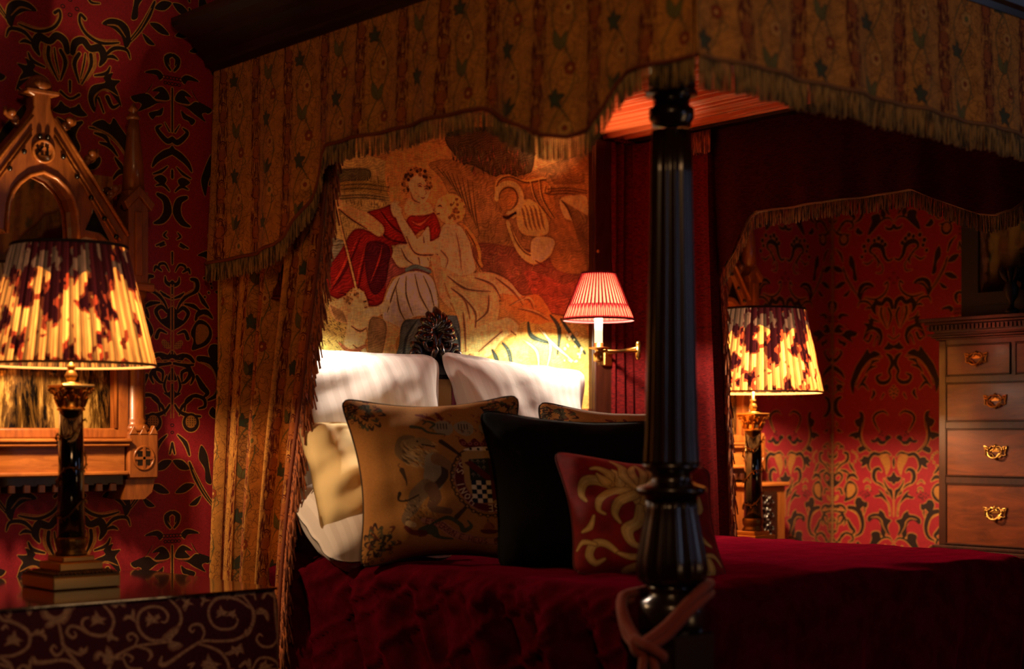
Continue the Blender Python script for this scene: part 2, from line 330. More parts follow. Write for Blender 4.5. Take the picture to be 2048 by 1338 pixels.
# --- scrolling brocade of the table cover; photo pixels mapped onto the cloth's front plane by pos()
def to_plane_y(x, y, Y):
    u = (x-CX)/F_PX; d = FW+RT*u; t = Y/d.y
    return d.x*t, CAM_H+(HOR-y)/F_PX*t
def to_plane_x(x, y, X):
    u = (x-CX)/F_PX; d = FW+RT*u; t = X/d.x
    return d.y*t, CAM_H+(HOR-y)/F_PX*t
CL = dict(x0=1.16, x1=2.26, z0=.0, z1=.745, Y=3.44)
def paint_brocade():
    R = 700; W = int((CL['x1']-CL['x0'])*R); H = int((CL['z1']-CL['z0'])*R)
    def xf(x, y):
        X, Z = to_plane_y(x, y, CL['Y']); return (X-CL['x0'])*R, (CL['z1']-Z)*R
    cv = Canvas(W, H, (84, 12, 26), xf, R/ (1/ .00138)/1.0)
    m = lambda x, y: (x/3.593, 1160+y/3.593)
    a, b = (204, 160, 118), (166, 118, 86)
    shapes = []
    def st(p, w_): shapes.append(('s', p, w_))
    def pl(p): shapes.append(('p', p, 0))
    def vine_leaf(x, y, r, rot):
        pts = []
        for k in range(16):
            t = k/16*2*PI; q = r*(1.0+.42*math.cos(5*t+PI) if k % 2 else .72)
            pts.append((x+1.25*q*math.cos(t+rot), y+q*math.sin(t+rot)))
        pl(pts)
    # roundels with stems (crop coordinates)
    st([(20,290),(110,310),(190,360),(215,420),(190,490),(100,540),(-20,550)], (18,24,26,26,24,22,16)); vine_leaf(95,430,52,.5)
    st([(20,350),(40,330),(60,350)], (22,18,8)); st([(215,400),(270,380),(320,405),(325,435)], (20,30,24,10)); pl([(230,380),(270,350),(290,370),(310,345),(320,380),(270,400)])
    st([(-10,240),(30,290),(90,290)], (20,22,14)); st([(-10,235),(40,215),(85,235),(70,270),(40,255)], (14,20,22,16,8))
    pl([(200,215),(250,200),(240,235),(215,262)]); 
    pl([(298,220),(325,205),(350,240),(400,262),(460,240),(500,185),(555,180),(555,205),(530,225),(500,280),(460,320),(420,310),(370,345),(320,345),(330,310),(360,295),(310,280)])
    st([(420,310),(440,400),(455,470),(520,560),(600,650)], (18,24,26,26,20)); st([(460,470),(440,520),(400,540),(365,500),(385,470),(405,490)], (16,22,24,22,16,10))
    st([(460,470),(520,515),(580,530),(625,480)], (10,20,30,12)); pl([(560,510),(580,480),(600,500),(630,470),(625,520),(590,535)])
    st([(740,165),(800,240),(815,310),(780,380),(720,400),(640,385),(560,340),(500,335),(480,380),(520,415),(545,395),(530,370)], (14,24,26,26,26,24,22,22,24,22,16,8))
    st([(640,385),(590,330),(600,285),(640,270)], (14,20,22,12)); vine_leaf(700,285,50,.3)
    pl([(740,170),(850,155),(910,150),(915,190),(900,200),(870,180),(840,205),(790,180)]); pl([(760,390),(800,370),(815,400),(850,415),(845,440),(800,430),(775,450),(765,420)])
    st([(1215,125),(1280,200),(1300,280),(1270,350),(1200,420),(1100,435),(1020,390),(985,310),(1010,230),(1080,195),(1160,200),(1205,250),(1190,300),(1155,300)], (14,24,28,32,30,24,24,26,24,20,20,22,20,10))
    pl([(880,295),(900,250),(940,250),(955,205),(975,225),(970,270),(990,330),(960,300),(920,280)]); vine_leaf(1085,285,46,.1); vine_leaf(1130,265,22,.8)
    pl([(1160,410),(1200,370),(1240,340),(1290,330),(1280,370),(1250,400),(1230,440),(1310,460),(1300,490),(1240,512),(1205,490),(1200,440)])
    st([(1200,445),(1060,462),(960,480),(860,530),(800,570),(780,640)], (18,20,22,26,30,30)); st([(965,470),(985,420),(950,385),(915,400),(925,435),(945,425)], (12,20,22,22,16,8))
    st([(1000,485),(1060,500),(1085,540),(1060,580)], (12,24,30,10)); pl([(665,570),(680,520),(720,505),(750,530),(760,470),(800,500),(820,540),(870,545),(870,575),(820,580),(800,620),(740,600),(735,560),(700,545),(690,580)])
    pl([(1295,115),(1350,118),(1340,145),(1390,125),(1370,155),(1400,180),(1360,185),(1330,230),(1310,195),(1330,165)])
    st([(1730,80),(1790,170),(1820,240),(1810,320),(1760,390),(1680,430),(1560,440),(1450,440),(1330,510),(1200,600),(1150,600),(1160,550)], (14,22,34,34,30,24,22,24,26,34,38,14))
    pl([(1830,225),(1870,195),(1920,225),(1935,270),(1920,300),(1890,250),(1840,250)]); pl([(1745,400),(1760,350),(1780,375),(1790,330),(1815,340),(1800,380),(1770,410)])
    st([(1790,200),(1720,145),(1640,125),(1560,140),(1505,200),(1500,270),(1540,335),(1610,355),(1680,340),(1705,290),(1690,270)], (16,24,26,26,24,24,22,22,22,18,8))
    pl([(1530,150),(1480,160),(1450,195),(1445,170),(1460,150),(1440,110),(1465,105),(1485,135)]); vine_leaf(1590,235,40,.3); vine_leaf(1665,245,32,.9)
    st([(1440,440),(1465,380),(1440,325),(1390,320),(1360,350),(1380,375),(1395,355)], (14,22,24,22,22,16,8))
    pl([(1880,130),(1910,90),(1960,85),(1990,110),(1970,130),(1930,100),(1895,140)]); st([(1985,60),(1975,200),(1985,340),(1990,420),(1950,475),(1880,475),(1840,430),(1860,390),(1885,405)], (20,26,24,22,22,22,22,18,8))
    st([(1985,400),(2010,500),(2060,560)], (12,18,10)); pl([(1560,90),(1640,85),(1610,100)]); st([(1760,80),(1820,100),(1850,80)], (14,26,10))
    st([(1420,460),(1500,480),(1580,520),(1630,590),(1640,660)], (14,22,26,24,20)); pl([(1590,530),(1650,505),(1660,470),(1690,480),(1730,450),(1740,480),(1750,530),(1720,520),(1700,550),(1680,530),(1640,545)])
    vine_leaf(1500,610,62,.3); st([(230,560),(250,590),(330,590),(440,575),(520,595),(580,660)], (26,34,30,24,22,18)); pl([(225,560),(245,545),(265,580),(300,590),(280,610),(240,600)])
    st([(880,560),(900,530),(950,560),(930,590)], (16,20,20,8)); st([(880,560),(920,630),(1010,640)], (14,22,22)); st([(1720,620),(1760,590),(1790,640)], (26,30,22)); pl([(1770,610),(1780,560),(1800,580),(1795,640)])
    st([(1800,660),(1850,570),(1930,560),(1990,600),(2000,660)], (18,22,22,22,18)); vine_leaf(1895,620,40,.6); st([(0,560),(60,600),(90,660)], (18,30,30)); st([(1350,610),(1390,600),(1360,640)], (16,20,8))
    for ry, dx in ((-1, -160), (0, 0), (1, 330), (2, -240), (3, 120)):
        for kind, p, w_ in shapes:
            for sh in ((0, -2100) if ry == 0 else (0, 2100, -2100)):
                q = [(x+dx+sh, y+ry*520) for x, y in p]
                cv.pre = m
                if kind == 's': cv.stroke(q, tuple(v/3.593*1.05 for v in w_), b); cv.stroke(q, tuple(v/3.593*.62 for v in w_), a)
                else: cv.poly(q, b); c = np.mean(q, 0); cv.poly([(c[0]+(x-c[0])*.78, c[1]+(y-c[1])*.78) for x, y in q], a)
    # the half left of the traced part, mirrored in
    n = vnoise(H, W, (2, 3), 11)[..., None]
    return cv.a*(.85+.3*n)

# --- the printed wall hanging over the bed: a generic pastoral scene, flat print
TP = dict(x0=2.50, x1=4.118, z0=1.25, z1=2.30, Y=4.15)
def paint_tapestry():
    R = 620; W = int((TP['x1']-TP['x0'])*R); H = int((TP['z1']-TP['z0'])*R)
    def xf(x, y):
        X, Z = to_plane_y(x, y, TP['Y']); return (X-TP['x0'])*R, (TP['z1']-Z)*R
    cv = Canvas(W, H, (176, 122, 68), xf, R/455.*.98)
    m = lambda x, y: (620+x/2.909, 280+y/2.909); cv.pre = m; k = 1/2.909
    def st(p, w_, c, al=1): cv.stroke(p, tuple(v*k for v in (w_ if not np.isscalar(w_) else (w_, w_))), c, al)
    def pl(p, c, al=1): cv.poly(p, c, al)
    rng = random.Random(5)
    # ground: meadow, rocks, clouds
    pl([(-200,160),(500,150),(520,600),(300,900),(100,1400),(-200,1400)], (168,140,82))
    pl([(0,200),(180,170),(340,170),(330,240),(150,260),(0,270)], (96,86,56)); pl([(150,250),(330,235),(520,250),(520,330),(300,300),(150,300)], (150,120,60))
    pl([(0,560),(200,590),(200,720),(0,760)], (120,120,100)); pl([(-100,880),(120,860),(260,1000),(200,1300),(-100,1300)], (176,150,90))
    pl([(480,60),(800,40),(850,330),(600,500),(450,300)], (196,132,70)); pl([(800,-40),(1250,-60),(1290,180),(1130,230),(1000,200),(900,150)], (84,66,42))
    pl([(880,160),(1100,220),(1250,200),(1700,100),(1700,760),(1300,780),(950,650)], (150,108,62))
    pl([(960,600),(1300,640),(1700,700),(1700,1000),(1400,1010),(1200,900),(1000,760)], (128,74,52)); pl([(1250,760),(1400,800),(1480,840),(1600,800),(1700,900),(1620,1010),(1400,1000),(1300,900)], (150,76,56))
    for q in range(260):                                             # woven hatching of grass, foliage and feathers
        x, y = rng.uniform(100, 460), rng.uniform(200, 620); st([(x,y),(x+rng.uniform(-12,12),y+30)], (2,5,1), rng.choice([(206,172,98),(110,92,50)]), .55)
    for q in range(260):
        x, y = rng.uniform(20, 240), rng.uniform(860, 1240); st([(x,y),(x+rng.uniform(8,26),y+rng.uniform(6,30))], (2,5,1), rng.choice([(214,182,110),(120,98,56)]), .6)
    for q in range(150):
        x, y = rng.uniform(820, 1260), rng.uniform(20, 190); st([(x,y),(x+rng.uniform(-16,16),y+40)], (3,9,2), rng.choice([(60,52,38),(136,90,50),(110,108,70),(150,80,60)]), .6)
    for q in range(320):
        x, y = rng.uniform(900, 1610), rng.uniform(240, 760); st([(x,y),(x+rng.uniform(-30,10),y+rng.uniform(16,46)),(x+rng.uniform(-30,10),y+60)], (2,4,1), rng.choice([(186,142,80),(108,74,42)]), .5)
    for q in range(120):
        x, y = rng.uniform(1000, 1600), rng.uniform(640, 980); a0 = rng.uniform(0,3); st([(x+24*math.cos(a0+t),y+16*math.sin(a0+t)) for t in (0,.8,1.6,2.4)], (2,5,2), rng.choice([(184,104,66),(96,54,40)]), .5)
    for yy in (268, 292, 330, 346, 590, 612, 700): st([(130,yy),(300,yy-12),(460,yy+6)], (3,8,3), (92,78,48), .6)
    # great wing behind the pair
    pl([(690,140),(800,112),(900,150),(950,230),(960,330),(1000,480),(960,560),(900,420),(820,330),(760,220)], (158,112,62))
    for j in range(16): st([(720+j*15,150+j*6),(800+j*11,230+j*14),(880+j*7,330+j*14)], (2,6,2), (104,70,38) if j % 2 else (196,150,84), .8)
    # chariot scroll, wheel and swans
    pl([(1070,250),(1110,200),(1230,225),(1380,215),(1420,330),(1430,470),(1380,460),(1330,300),(1250,280),(1150,420),(1080,330)], (166,116,60))
    for q in ([(1080,320),(1085,240),(1150,205),(1250,240),(1370,225),(1395,290),(1360,300),(1365,262)], [(1280,235),(1310,340),(1400,460)], [(1330,230),(1350,340),(1430,470)]): st(q, (8,14,8), (204,156,86)); st([(x+9,y+8) for x,y in q], (3,5,3), (84,54,30))
    pl([(1400,160),(1610,180),(1610,280),(1400,270)], (150,110,64)); 
    for q in range(30): st([(1390+q*7,200+8*math.sin(q)),(1420+q*6,255)], (2,4), (108,74,42), .7)
    for q in (285,300,318): st([(1385,q),(1500,q-6),(1610,q+10)], 4, (98,66,38))
    pl([(1450,350),(1520,320),(1610,330),(1610,470),(1540,480),(1480,450)], (196,158,98)); pl([(1390,480),(1480,460),(1560,500),(1610,620),(1610,760),(1480,770),(1400,700)], (150,104,56))
    for q in range(46): st([(1460+q*3.4,350+q*2),(1500+q*2.6,385+q*8.4)], (2,5,1), (112,80,46), .8)
    pl([(1250,345),(1310,360),(1370,430),(1390,530),(1330,560),(1230,540),(1200,440)], (206,160,88))
    for q in range(26): st([(1225+q*5,380+(q%5)*24),(1250+q*5,430+(q%5)*24)], (2,6,1), (122,86,44), .8)
    st([(1085,340),(1095,290),(1140,255),(1200,270),(1230,330),(1215,390),(1180,430),(1150,425)], (30,34,34,36,36,36,44,20), (214,168,96)); st([(1100,345),(1110,300),(1150,275),(1190,290),(1208,340),(1190,385)], (3,5,5,3), (110,74,38))
    st([(1150,480),(1180,560),(1230,650),(1300,690),(1380,650),(1410,590)], (26,34,44,60,56,30), (216,166,92)); st([(1165,500),(1200,590),(1260,660),(1340,670),(1400,610)], (3,6,6,3), (126,84,40))
    pl([(1290,580),(1360,560),(1420,580),(1415,630),(1350,700),(1290,690)], (220,176,104)); st([(1125,445),(1150,450),(1190,425)], (8,16,8), (70,38,24)); cv.dot(*m(1200,425) if False else (1195,424), 2.2, (40,24,16))
    st([(1310,700),(1350,725),(1370,740)], (3,7,2), (130,40,30))
    # red cloak
    pl([(320,430),(420,395),(480,375),(500,430),(560,470),(570,600),(480,610),(400,570),(350,510)], (150,34,26))
    pl([(260,520),(370,540),(470,600),(480,760),(440,880),(400,960),(250,950),(120,905),(85,870),(100,760),(180,640)], (138,32,30)); 
    pl([(330,600),(460,620),(450,800),(380,900),(330,800)], (82,24,32))
    for q in ([(280,560),(220,700),(140,840)], [(330,590),(290,740),(260,900)], [(230,640),(180,760),(110,870)], [(420,610),(400,700),(350,830)], [(150,880),(260,900),(360,930)], [(360,450),(430,560),(540,590)], [(400,410),(470,500),(560,560)]): st(q, (3,12,3), (190,62,40), .75); st([(x+14,y+6) for x,y in q], (3,12,3), (78,16,22), .75)
    pl([(570,450),(650,430),(720,420),(760,520),(740,580),(700,600),(660,520),(600,560),(560,540)], (156,38,28)); st([(590,470),(640,490),(700,440)], (4,12,4), (214,112,70), .8)
    # youth: tunic, legs
    pl([(500,610),(570,600),(640,560),(690,500),(700,620),(690,740),(660,760),(480,750),(470,700)], (206,158,110)); pl([(470,680),(520,740),(620,735),(700,745),(690,780),(600,770),(480,800),(440,870),(450,780)], (140,70,62))
    pl([(450,880),(500,800),(600,760),(700,790),(740,900),(730,1010),(600,1030),(540,1100),(450,1080),(420,1000)], (214,184,140))
    for q in ([(520,800),(480,900),(450,1000)], [(560,790),(560,900),(600,1020)], [(610,780),(640,900),(700,1010)], [(660,790),(700,880),(725,980)], [(500,860),(520,980),(560,1060)], [(530,630),(560,690),(600,720)], [(600,620),(630,680),(640,730)], [(660,560),(670,640),(690,700)]): st(q, (3,9,3), (136,98,70), .8); st([(x+12,y) for x,y in q], (2,8,2), (240,214,170), .6)
    st([(560,755),(620,735),(700,765)], (16,20,14), (104,120,112))
    pl([(420,1050),(520,1090),(540,1120),(500,1170),(505,1340),(420,1340),(400,1160)], (204,148,104)); pl([(540,1060),(620,1040),(900,1040),(890,1340),(520,1340),(520,1180)], (84,92,98)); 
    for q in ([(620,1050),(560,1150),(540,1300)], [(760,1060),(800,1180),(790,1320)], [(840,1080),(870,1180),(860,1320)]): st(q, (4,14,6), (48,56,66), .8); st([(x+16,y) for x,y in q], (3,9,4), (124,134,134), .6)
    # outstretched arm, staff
    st([(130,330),(175,370),(250,430),(330,470),(400,520)], (26,36,58,76,66), (206,142,88)); st([(160,395),(240,460),(330,515)], (3,7,3), (132,76,44)); st([(155,380),(185,520),(230,700),(270,865)], (12,13,14,13), (200,150,90)); st([(162,380),(192,520),(237,700),(276,860)], (2,3,2), (106,66,36))
    pl([(130,330),(160,330),(190,370),(175,400),(140,380)], (206,142,88))
    # youth's head
    pl([(575,330),(640,350),(700,370),(720,420),(640,440),(560,430),(550,380)], (206,146,92)); pl([(590,200),(650,190),(700,240),(700,300),(670,360),(630,370),(590,320),(570,260)], (216,156,102))
    for q in range(75):
        a0 = rng.uniform(2.6, 6.6); r0 = rng.uniform(64, 98); x, y = 625+r0*.86*math.cos(a0), 262+r0*math.sin(a0)
        cv.ring(x, y, rng.uniform(3,6), 2.4, rng.choice([(150,96,48),(96,56,30),(186,128,66)]), .9)
    for x, y in ((640,270),(678,285)): st([(x-11,y),(x,y-4),(x+10,y+2)], (1,4,1), (96,58,38)); st([(x-14,y-13),(x,y-18),(x+12,y-11)], (1,3,1), (140,92,58))
    st([(665,275),(676,310),(666,316)], (1,3,2), (176,116,74)); st([(646,334),(658,338),(668,333)], (2,4,2), (170,80,54)); st([(585,300),(600,345),(640,366)], (3,8,3), (158,100,60), .8)
    # lady: arm round his neck, head, back
    st([(790,600),(720,630),(630,640),(580,560),(530,470),(505,410)], (90,74,66,62,46,34), (214,156,106)); st([(790,660),(700,668),(610,655),(560,560)], (3,6,6,3), (140,84,52)); pl([(470,365),(500,370),(535,400),(520,440),(490,450),(470,410)], (214,156,106))
    for q in (0,1,2): st([(478+q*8,372+q*4),(496+q*12,350+q*5)], (8,7), (214,156,106))
    pl([(780,490),(860,490),(920,570),(950,680),(960,760),(880,790),(790,770),(750,690),(745,590)], (216,160,110)); st([(850,540),(870,640),(880,750)], (3,8,3), (160,106,70), .7); st([(760,640),(800,690),(790,740)], (3,10,3), (160,106,70), .7)
    pl([(735,370),(760,330),(830,320),(885,370),(880,450),(840,490),(780,480),(740,440),(722,410)], (210,150,92)); pl([(770,330),(830,310),(890,350),(905,410),(880,470),(830,450),(800,390)], (214,150,78))
    for q in range(34):
        x, y = rng.uniform(800, 900), rng.uniform(340, 480); cv.ring(x, y, rng.uniform(3,6), 2, rng.choice([(150,90,44),(228,170,96)]), .8)
    st([(745,385),(756,381),(766,386)], (2,5,2), (80,44,26)); st([(728,400),(718,408),(730,414)], (3,4,3), (156,100,60)); st([(738,430),(752,428)], (4,5), (150,56,40))
    st([(890,490),(940,560),(980,640),(985,700),(1000,730)], (10,34,30,24,18), (204,132,66)); st([(905,520),(955,600),(980,690)], (3,7,3), (130,74,36))
    # hanging arm and hand
    st([(730,700),(750,800),(770,890),(800,940)], (60,56,48,34), (200,140,92)); st([(790,920),(830,985)], (14,8), (204,144,96)); st([(800,915),(848,970)], (13,7), (204,144,96)); st([(780,920),(812,975)], (12,6), (204,144,96))
    # lady's drapery and leg
    pl([(760,740),(880,790),(960,770),(1060,770),(1160,820),(1230,900),(1300,900),(1340,950),(1400,1000),(1410,1060),(1300,1040),(1220,1060),(1110,900),(1100,1000),(1060,1140),(950,1140),(930,1240),(880,1240),(870,1080),(810,900)], (208,148,96))
    pl([(1100,900),(1240,910),(1330,900),(1400,1000),(1420,1070),(1330,1080),(1200,1040)], (186,118,62))
    for q in ([(800,790),(900,860),(1050,880)], [(820,860),(900,930),(930,1040)], [(960,800),(1060,840),(1110,920)], [(880,900),(960,1000),(960,1100)], [(1080,800),(1180,880),(1240,960)], [(1160,960),(1260,920),(1300,980)], [(1040,900),(1030,1000),(960,1060)], [(1210,980),(1300,1000),(1390,1050)], [(890,1000),(900,1100),(905,1230)]): st(q, (3,12,3), (134,84,56), .8); st([(x+14,y-4) for x,y in q], (3,10,3), (238,190,134), .6)
    pl([(960,1090),(1080,1050),(1150,1030),(1200,1060),(1230,1100),(1220,1145),(1180,1120),(1100,1180),(1040,1260),(930,1240),(930,1140)], (212,154,104)); st([(1170,1110),(1200,1135),(1220,1148)], (4,6,3), (130,80,50)); st([(980,1230),(1060,1160),(1120,1110)], (3,8,3), (150,98,64))
    # striped drapery, bottom right
    pl([(1230,1060),(1330,1070),(1420,1060),(1600,1090),(1600,1420),(1000,1420),(1060,1260),(1180,1180)], (168,136,78))
    for q in ([(1400,1020),(1450,1100),(1440,1240)], [(1460,1040),(1540,1160),(1600,1240)], [(1120,1180),(1160,1240),(1180,1400)], [(1060,1220),(1100,1300)], [(1270,1060),(1290,1140),(1400,1180)]): st(q, (10,26,12), (54,66,70), .9)
    for q in ([(1240,1160),(1320,1230),(1330,1360)], [(1360,1110),(1400,1200),(1380,1320)], [(1330,1090),(1420,1190),(1540,1290)]): st(q, (4,16,6), (246,222,160), .8)
    for q in range(22):
        x, y = rng.uniform(1480,1590), rng.uniform(1120,1300); cv.ring(x, y, rng.uniform(3,7), 2.6, (240,220,150), .8)
    # putto with small wings and quiver
    pl([(110,960),(150,930),(230,900),(240,980),(220,1060),(140,1040)], (190,150,104)); 
    for q in range(12): st([(120+q*6,960+q*3),(150+q*6,1040+q*2)], (2,4,1), (124,92,60), .8)
    st([(330,1010),(400,990),(450,950)], (60,46,34), (212,164,120)); pl([(230,1000),(330,1010),(370,1100),(320,1180),(350,1340),(150,1340),(190,1200),(210,1100)], (210,160,114))
    pl([(215,890),(260,860),(310,880),(340,950),(330,990),(270,1010),(220,980),(205,930)], (210,158,110))
    for q in range(46):
        a0 = rng.uniform(2.4, 5.6); r0 = rng.uniform(20, 66); cv.ring(265+r0*math.cos(a0), 925+r0*math.sin(a0), rng.uniform(2.5,5), 2, rng.choice([(150,102,58),(188,138,84)]), .9)
    st([(312,940),(325,936)], (3,5), (70,40,24)); st([(318,972),(332,970)], (3,4), (150,66,46)); st([(240,1080),(290,1110),(330,1090)], (3,8,3), (150,102,66)); st([(250,1190),(300,1240),(310,1330)], (3,8,3), (150,102,66))
    st([(170,1180),(240,1230),(330,1190)], (10,22,10), (176,104,74)); st([(330,1100),(355,1240),(360,1330)], (5,7,5), (170,118,60)); pl([(350,1040),(440,1060),(430,1200),(380,1340),(340,1240)], (140,108,76))
    a = cv.a; n = vnoise(H, W, 60, 3, 3)[..., None]; t1 = vnoise(H, W, (1.6, 8), 4)[..., None]; t2 = vnoise(H, W, (8, 1.6), 6)[..., None]
    def blur(x, r):
        for ax in (0, 1):
            x = sum(np.roll(x, k, ax) for k in range(-r, r+1))/(2*r+1)
        return x
    lum = a.mean(2); b3, b9 = blur(blur(lum, 2), 2), blur(blur(lum, 9), 9)
    edge = np.clip(np.abs(lum-b3)*3.5, 0, .4)[..., None]; vol = np.clip(1+(lum-b9)*1.1, .6, 1.35)[..., None]
    yy, xx = np.mgrid[0:H, 0:W].astype(np.float32); wob = vnoise(H, W, 26, 12, 2)
    hatch = (np.sin((yy+xx*.35)*1.15+wob*26)*.5+.5)[..., None]; dk = np.clip((.62-b9)*1.6, 0, .6)[..., None]
    rough = vnoise(H, W, 9, 14, 3)[..., None]
    a = a*(1-edge)*vol*(1-.30*hatch*(.3+dk))*(.84+.34*rough)
    return np.clip(a*np.array([1.5, 1.66, 1.55], np.float32), 0, 1)*(.74+.42*n)*(.86+.14*t1+.14*t2)

# --- printed armorial cushion, local frame 0..1 both ways (y down)
GLY = {'H': [[(0,0),(0,1)],[(.6,0),(.6,1)],[(0,.5),(.6,.5)]], 'O': [[(.3,0),(0,.3),(0,.7),(.3,1),(.6,.7),(.6,.3),(.3,0)]], 'N': [[(0,1),(0,0),(.6,1),(.6,0)]],
       'I': [[(.3,0),(.3,1)]], 'S': [[(.6,.12),(.3,0),(.02,.22),(.3,.48),(.6,.75),(.3,1),(0,.88)]], 'D': [[(0,0),(0,1),(.4,.9),(.6,.5),(.4,.1),(0,0)]], 'V': [[(0,0),(.3,1),(.6,0)]],
       'U': [[(0,0),(0,.8),(.3,1),(.6,.8),(.6,0)]], 'E': [[(.6,0),(0,0),(0,1),(.6,1)],[(0,.5),(.5,.5)]], 'L': [[(0,0),(0,1),(.6,1)]], 'R': [[(0,1),(0,0),(.5,.1),(.5,.4),(0,.5),(.6,1)]],
       'P': [[(0,1),(0,0),(.5,.08),(.5,.42),(0,.5)]], 'A': [[(0,1),(.3,0),(.6,1)],[(.12,.6),(.48,.6)]], 'T': [[(.3,0),(.3,1)],[(0,0),(.6,0)]], 'X': [[(0,0),(.6,1)],[(.6,0),(0,1)]],
       'Q': [[(.3,0),(0,.3),(0,.7),(.3,1),(.6,.7),(.6,.3),(.3,0)],[(.35,.7),(.6,1)]], 'Y': [[(0,0),(.3,.5),(.6,0)],[(.3,.5),(.3,1)]], 'M': [[(0,1),(0,0),(.3,.5),(.6,0),(.6,1)]]}
def letter(cv, ch, x, y, h, ang, col, w_=1.6):
    if ch not in GLY: return
    c, s = math.cos(ang), math.sin(ang)
    for pl_ in GLY[ch]:
        cv.stroke([(x+((a-.3)*h)*c-((b-.5)*h)*s, y+((a-.3)*h)*s+((b-.5)*h)*c) for a, b in pl_], w_, col, sm=False)
def paint_crest():
    N = 1000; cv = Canvas(N, N, (168, 116, 62), unit=1)
    ink, br, gr, cr_, mar, cream = (52, 38, 34), (124, 96, 66), (74, 76, 58), (150, 132, 112), (92, 30, 34), (226, 206, 176)
    # coordinates: photo crop at (820,820) x3.567, shifted onto the cushion
    m = lambda x, y: (250+x*.93*.93, 60+y*.66+0); cv.pre = m; k = .8
    def st(p, w_, c, al=1): cv.stroke(p, tuple(v*k for v in ((w_, w_) if np.isscalar(w_) else w_)), c, al)
    rng = random.Random(2)
    def beast(mirror=False):
        keep = cv.pre
        if mirror: cv.pre = lambda x, y: m(1175-x, y)
        st([(100,560),(60,480),(80,400),(130,380)], (60,90,90,60), br); st([(90,420),(150,520),(260,560)], (70,90,90), (150,116,76))
        for q in range(120):
            x, y = rng.uniform(55,260), rng.uniform(380,600); st([(x,y),(x+14,y+26),(x+34,y+38)], (2,7,2), rng.choice([ink, cr_, (196,164,116)]), .8)
        st([(120,410),(200,400),(240,420)], (60,56,30), (140,112,78)); st([(190,430),(265,455)], (10,12), ink); st([(205,465),(260,470)], (16,10), (160,110,80)); cv.dot(165, 400, 6, ink)
        st([(250,580),(250,700),(220,790)], (120,150,110), cr_); st([(310,600),(310,700),(240,800)], (40,50,50), ink, .8); st([(270,560),(340,610),(385,700)], (80,60,34), (140,104,74)); st([(370,690),(400,720)], (40,26), cr_)
        st([(190,790),(130,860),(90,960),(40,1040),(60,1090)], (110,110,80,50,60), (130,104,80)); st([(220,800),(240,880),(210,960),(280,990),(320,1000)], (90,80,50,44,40), (116,84,66))
        for q in range(90):
            x, y = rng.uniform(40,230), rng.uniform(850,1060); st([(x,y),(x+8,y+20)], (2,6,2), rng.choice([ink, (196,164,116)]), .7)
        st([(60,1090),(90,1100)], (50,40), (200,168,124)); st([(20,830),(10,880),(60,890),(140,850)], (26,12,10,8), ink); st([(50,640),(70,730),(70,770)], (36,12,6), ink, .8); st([(40,580),(30,600),(60,640)], (4,4,4), ink)
        cv.pre = keep
    beast(); beast(True)
    # sceptres, oval belt
    st([(310,410),(450,560)], (36,14), ink, .9); st([(430,960),(360,1050)], (20,34), ink, .8); st([(870,410),(730,560)], (36,14), ink, .9)
    ov = lambda rx, ry: [(590+rx*math.cos(t*PI/14), 730+ry*math.sin(t*PI/14)) for t in range(29)]
    st(ov(240, 300), 16, ink, .7)
    for t in range(30):
        a0 = t*PI/15; cv.ring(590+235*math.cos(a0), 735+300*math.sin(a0), 14, 5, ink, .9); cv.dot(590+235*math.cos(a0), 735+300*math.sin(a0), 6, (180,130,80))
    st(ov(188, 240), 62, mar); st(ov(218, 270), 6, (170,120,110), .9); st(ov(157, 208), 6, (170,120,110), .9)
    cv.pre = None
    txt = 'HONI SOIT QUI MAL Y PENSE'
    for i, ch in enumerate(txt):
        a0 = PI*.72+i/len(txt)*2*PI*.93; x, y = m(590+188*math.cos(a0), 730+240*math.sin(a0)); letter(cv, ch, x, y, 36, a0+PI/2, cream, 5)
    cv.pre = m
    # shield: dark with lilies, bend, chequers, red quarter
    cv.poly([(440,500),(600,480),(740,520),(760,640),(740,800),(680,900),(600,930),(520,900),(450,800),(430,650)], (176,136,84), sm=True)
    cv.poly([(470,560),(600,545),(600,735),(470,735)], (44,46,40), sm=False); cv.poly([(600,545),(735,560),(740,735),(600,735)], (60,30,26), sm=False); cv.poly([(600,735),(740,735),(700,860),(600,915)], mar, sm=False)
    for a0 in (492,530,568):
        for b in (578,630,690): st([(a0-12,b),(a0,b-14),(a0+12,b)], 5, cr_, .8); st([(a0,b-16),(a0,b+14)], 5, cr_, .8)
    cv.poly([(440,590),(480,570),(610,700),(600,730),(570,728)], mar, sm=False)
    for i in range(4):
        for j in range(5):
            cv.poly([(474+i*33,735+j*38),(507+i*33,735+j*38),(507+i*33,773+j*38),(474+i*33,773+j*38)], cream if (i+j) % 2 else (32,34,58), sm=False)
    st([(660,640),(700,600),(680,560)], (10,14,8), cr_, .8); st([(640,790),(690,800),(700,850)], (8,12,6), cr_, .8)
    # crown and helms
    cv.poly([(450,485),(480,460),(600,445),(720,470),(740,500),(600,480)], cream); 
    for a0 in (490,540,600,660,710): cv.dot(a0, 468, 8, ink)
    cv.poly([(420,400),(450,380),(480,420),(520,370),(560,410),(600,360),(640,410),(690,380),(730,420),(760,400),(730,460),(600,440),(460,455)], mar); 
    for a0 in range(450, 740, 40): cv.ring(a0, 420, 12, 5, (160,90,86))
    for cx_ in (330, 460, 620, 720):
        cv.poly([(cx_-60,250),(cx_,200),(cx_+56,240),(cx_+60,310),(cx_+20,350),(cx_-40,320)], cr_); 
        for q in (-30,-12,6,24): st([(cx_+q,235),(cx_+q,285)], 7, ink)
    for q in range(40):
        x, y = rng.uniform(180,760), rng.uniform(100,380); st([(x,y),(x+20,y+14),(x+14,y+34)], (3,10,3), rng.choice([gr, ink, mar]), .55)
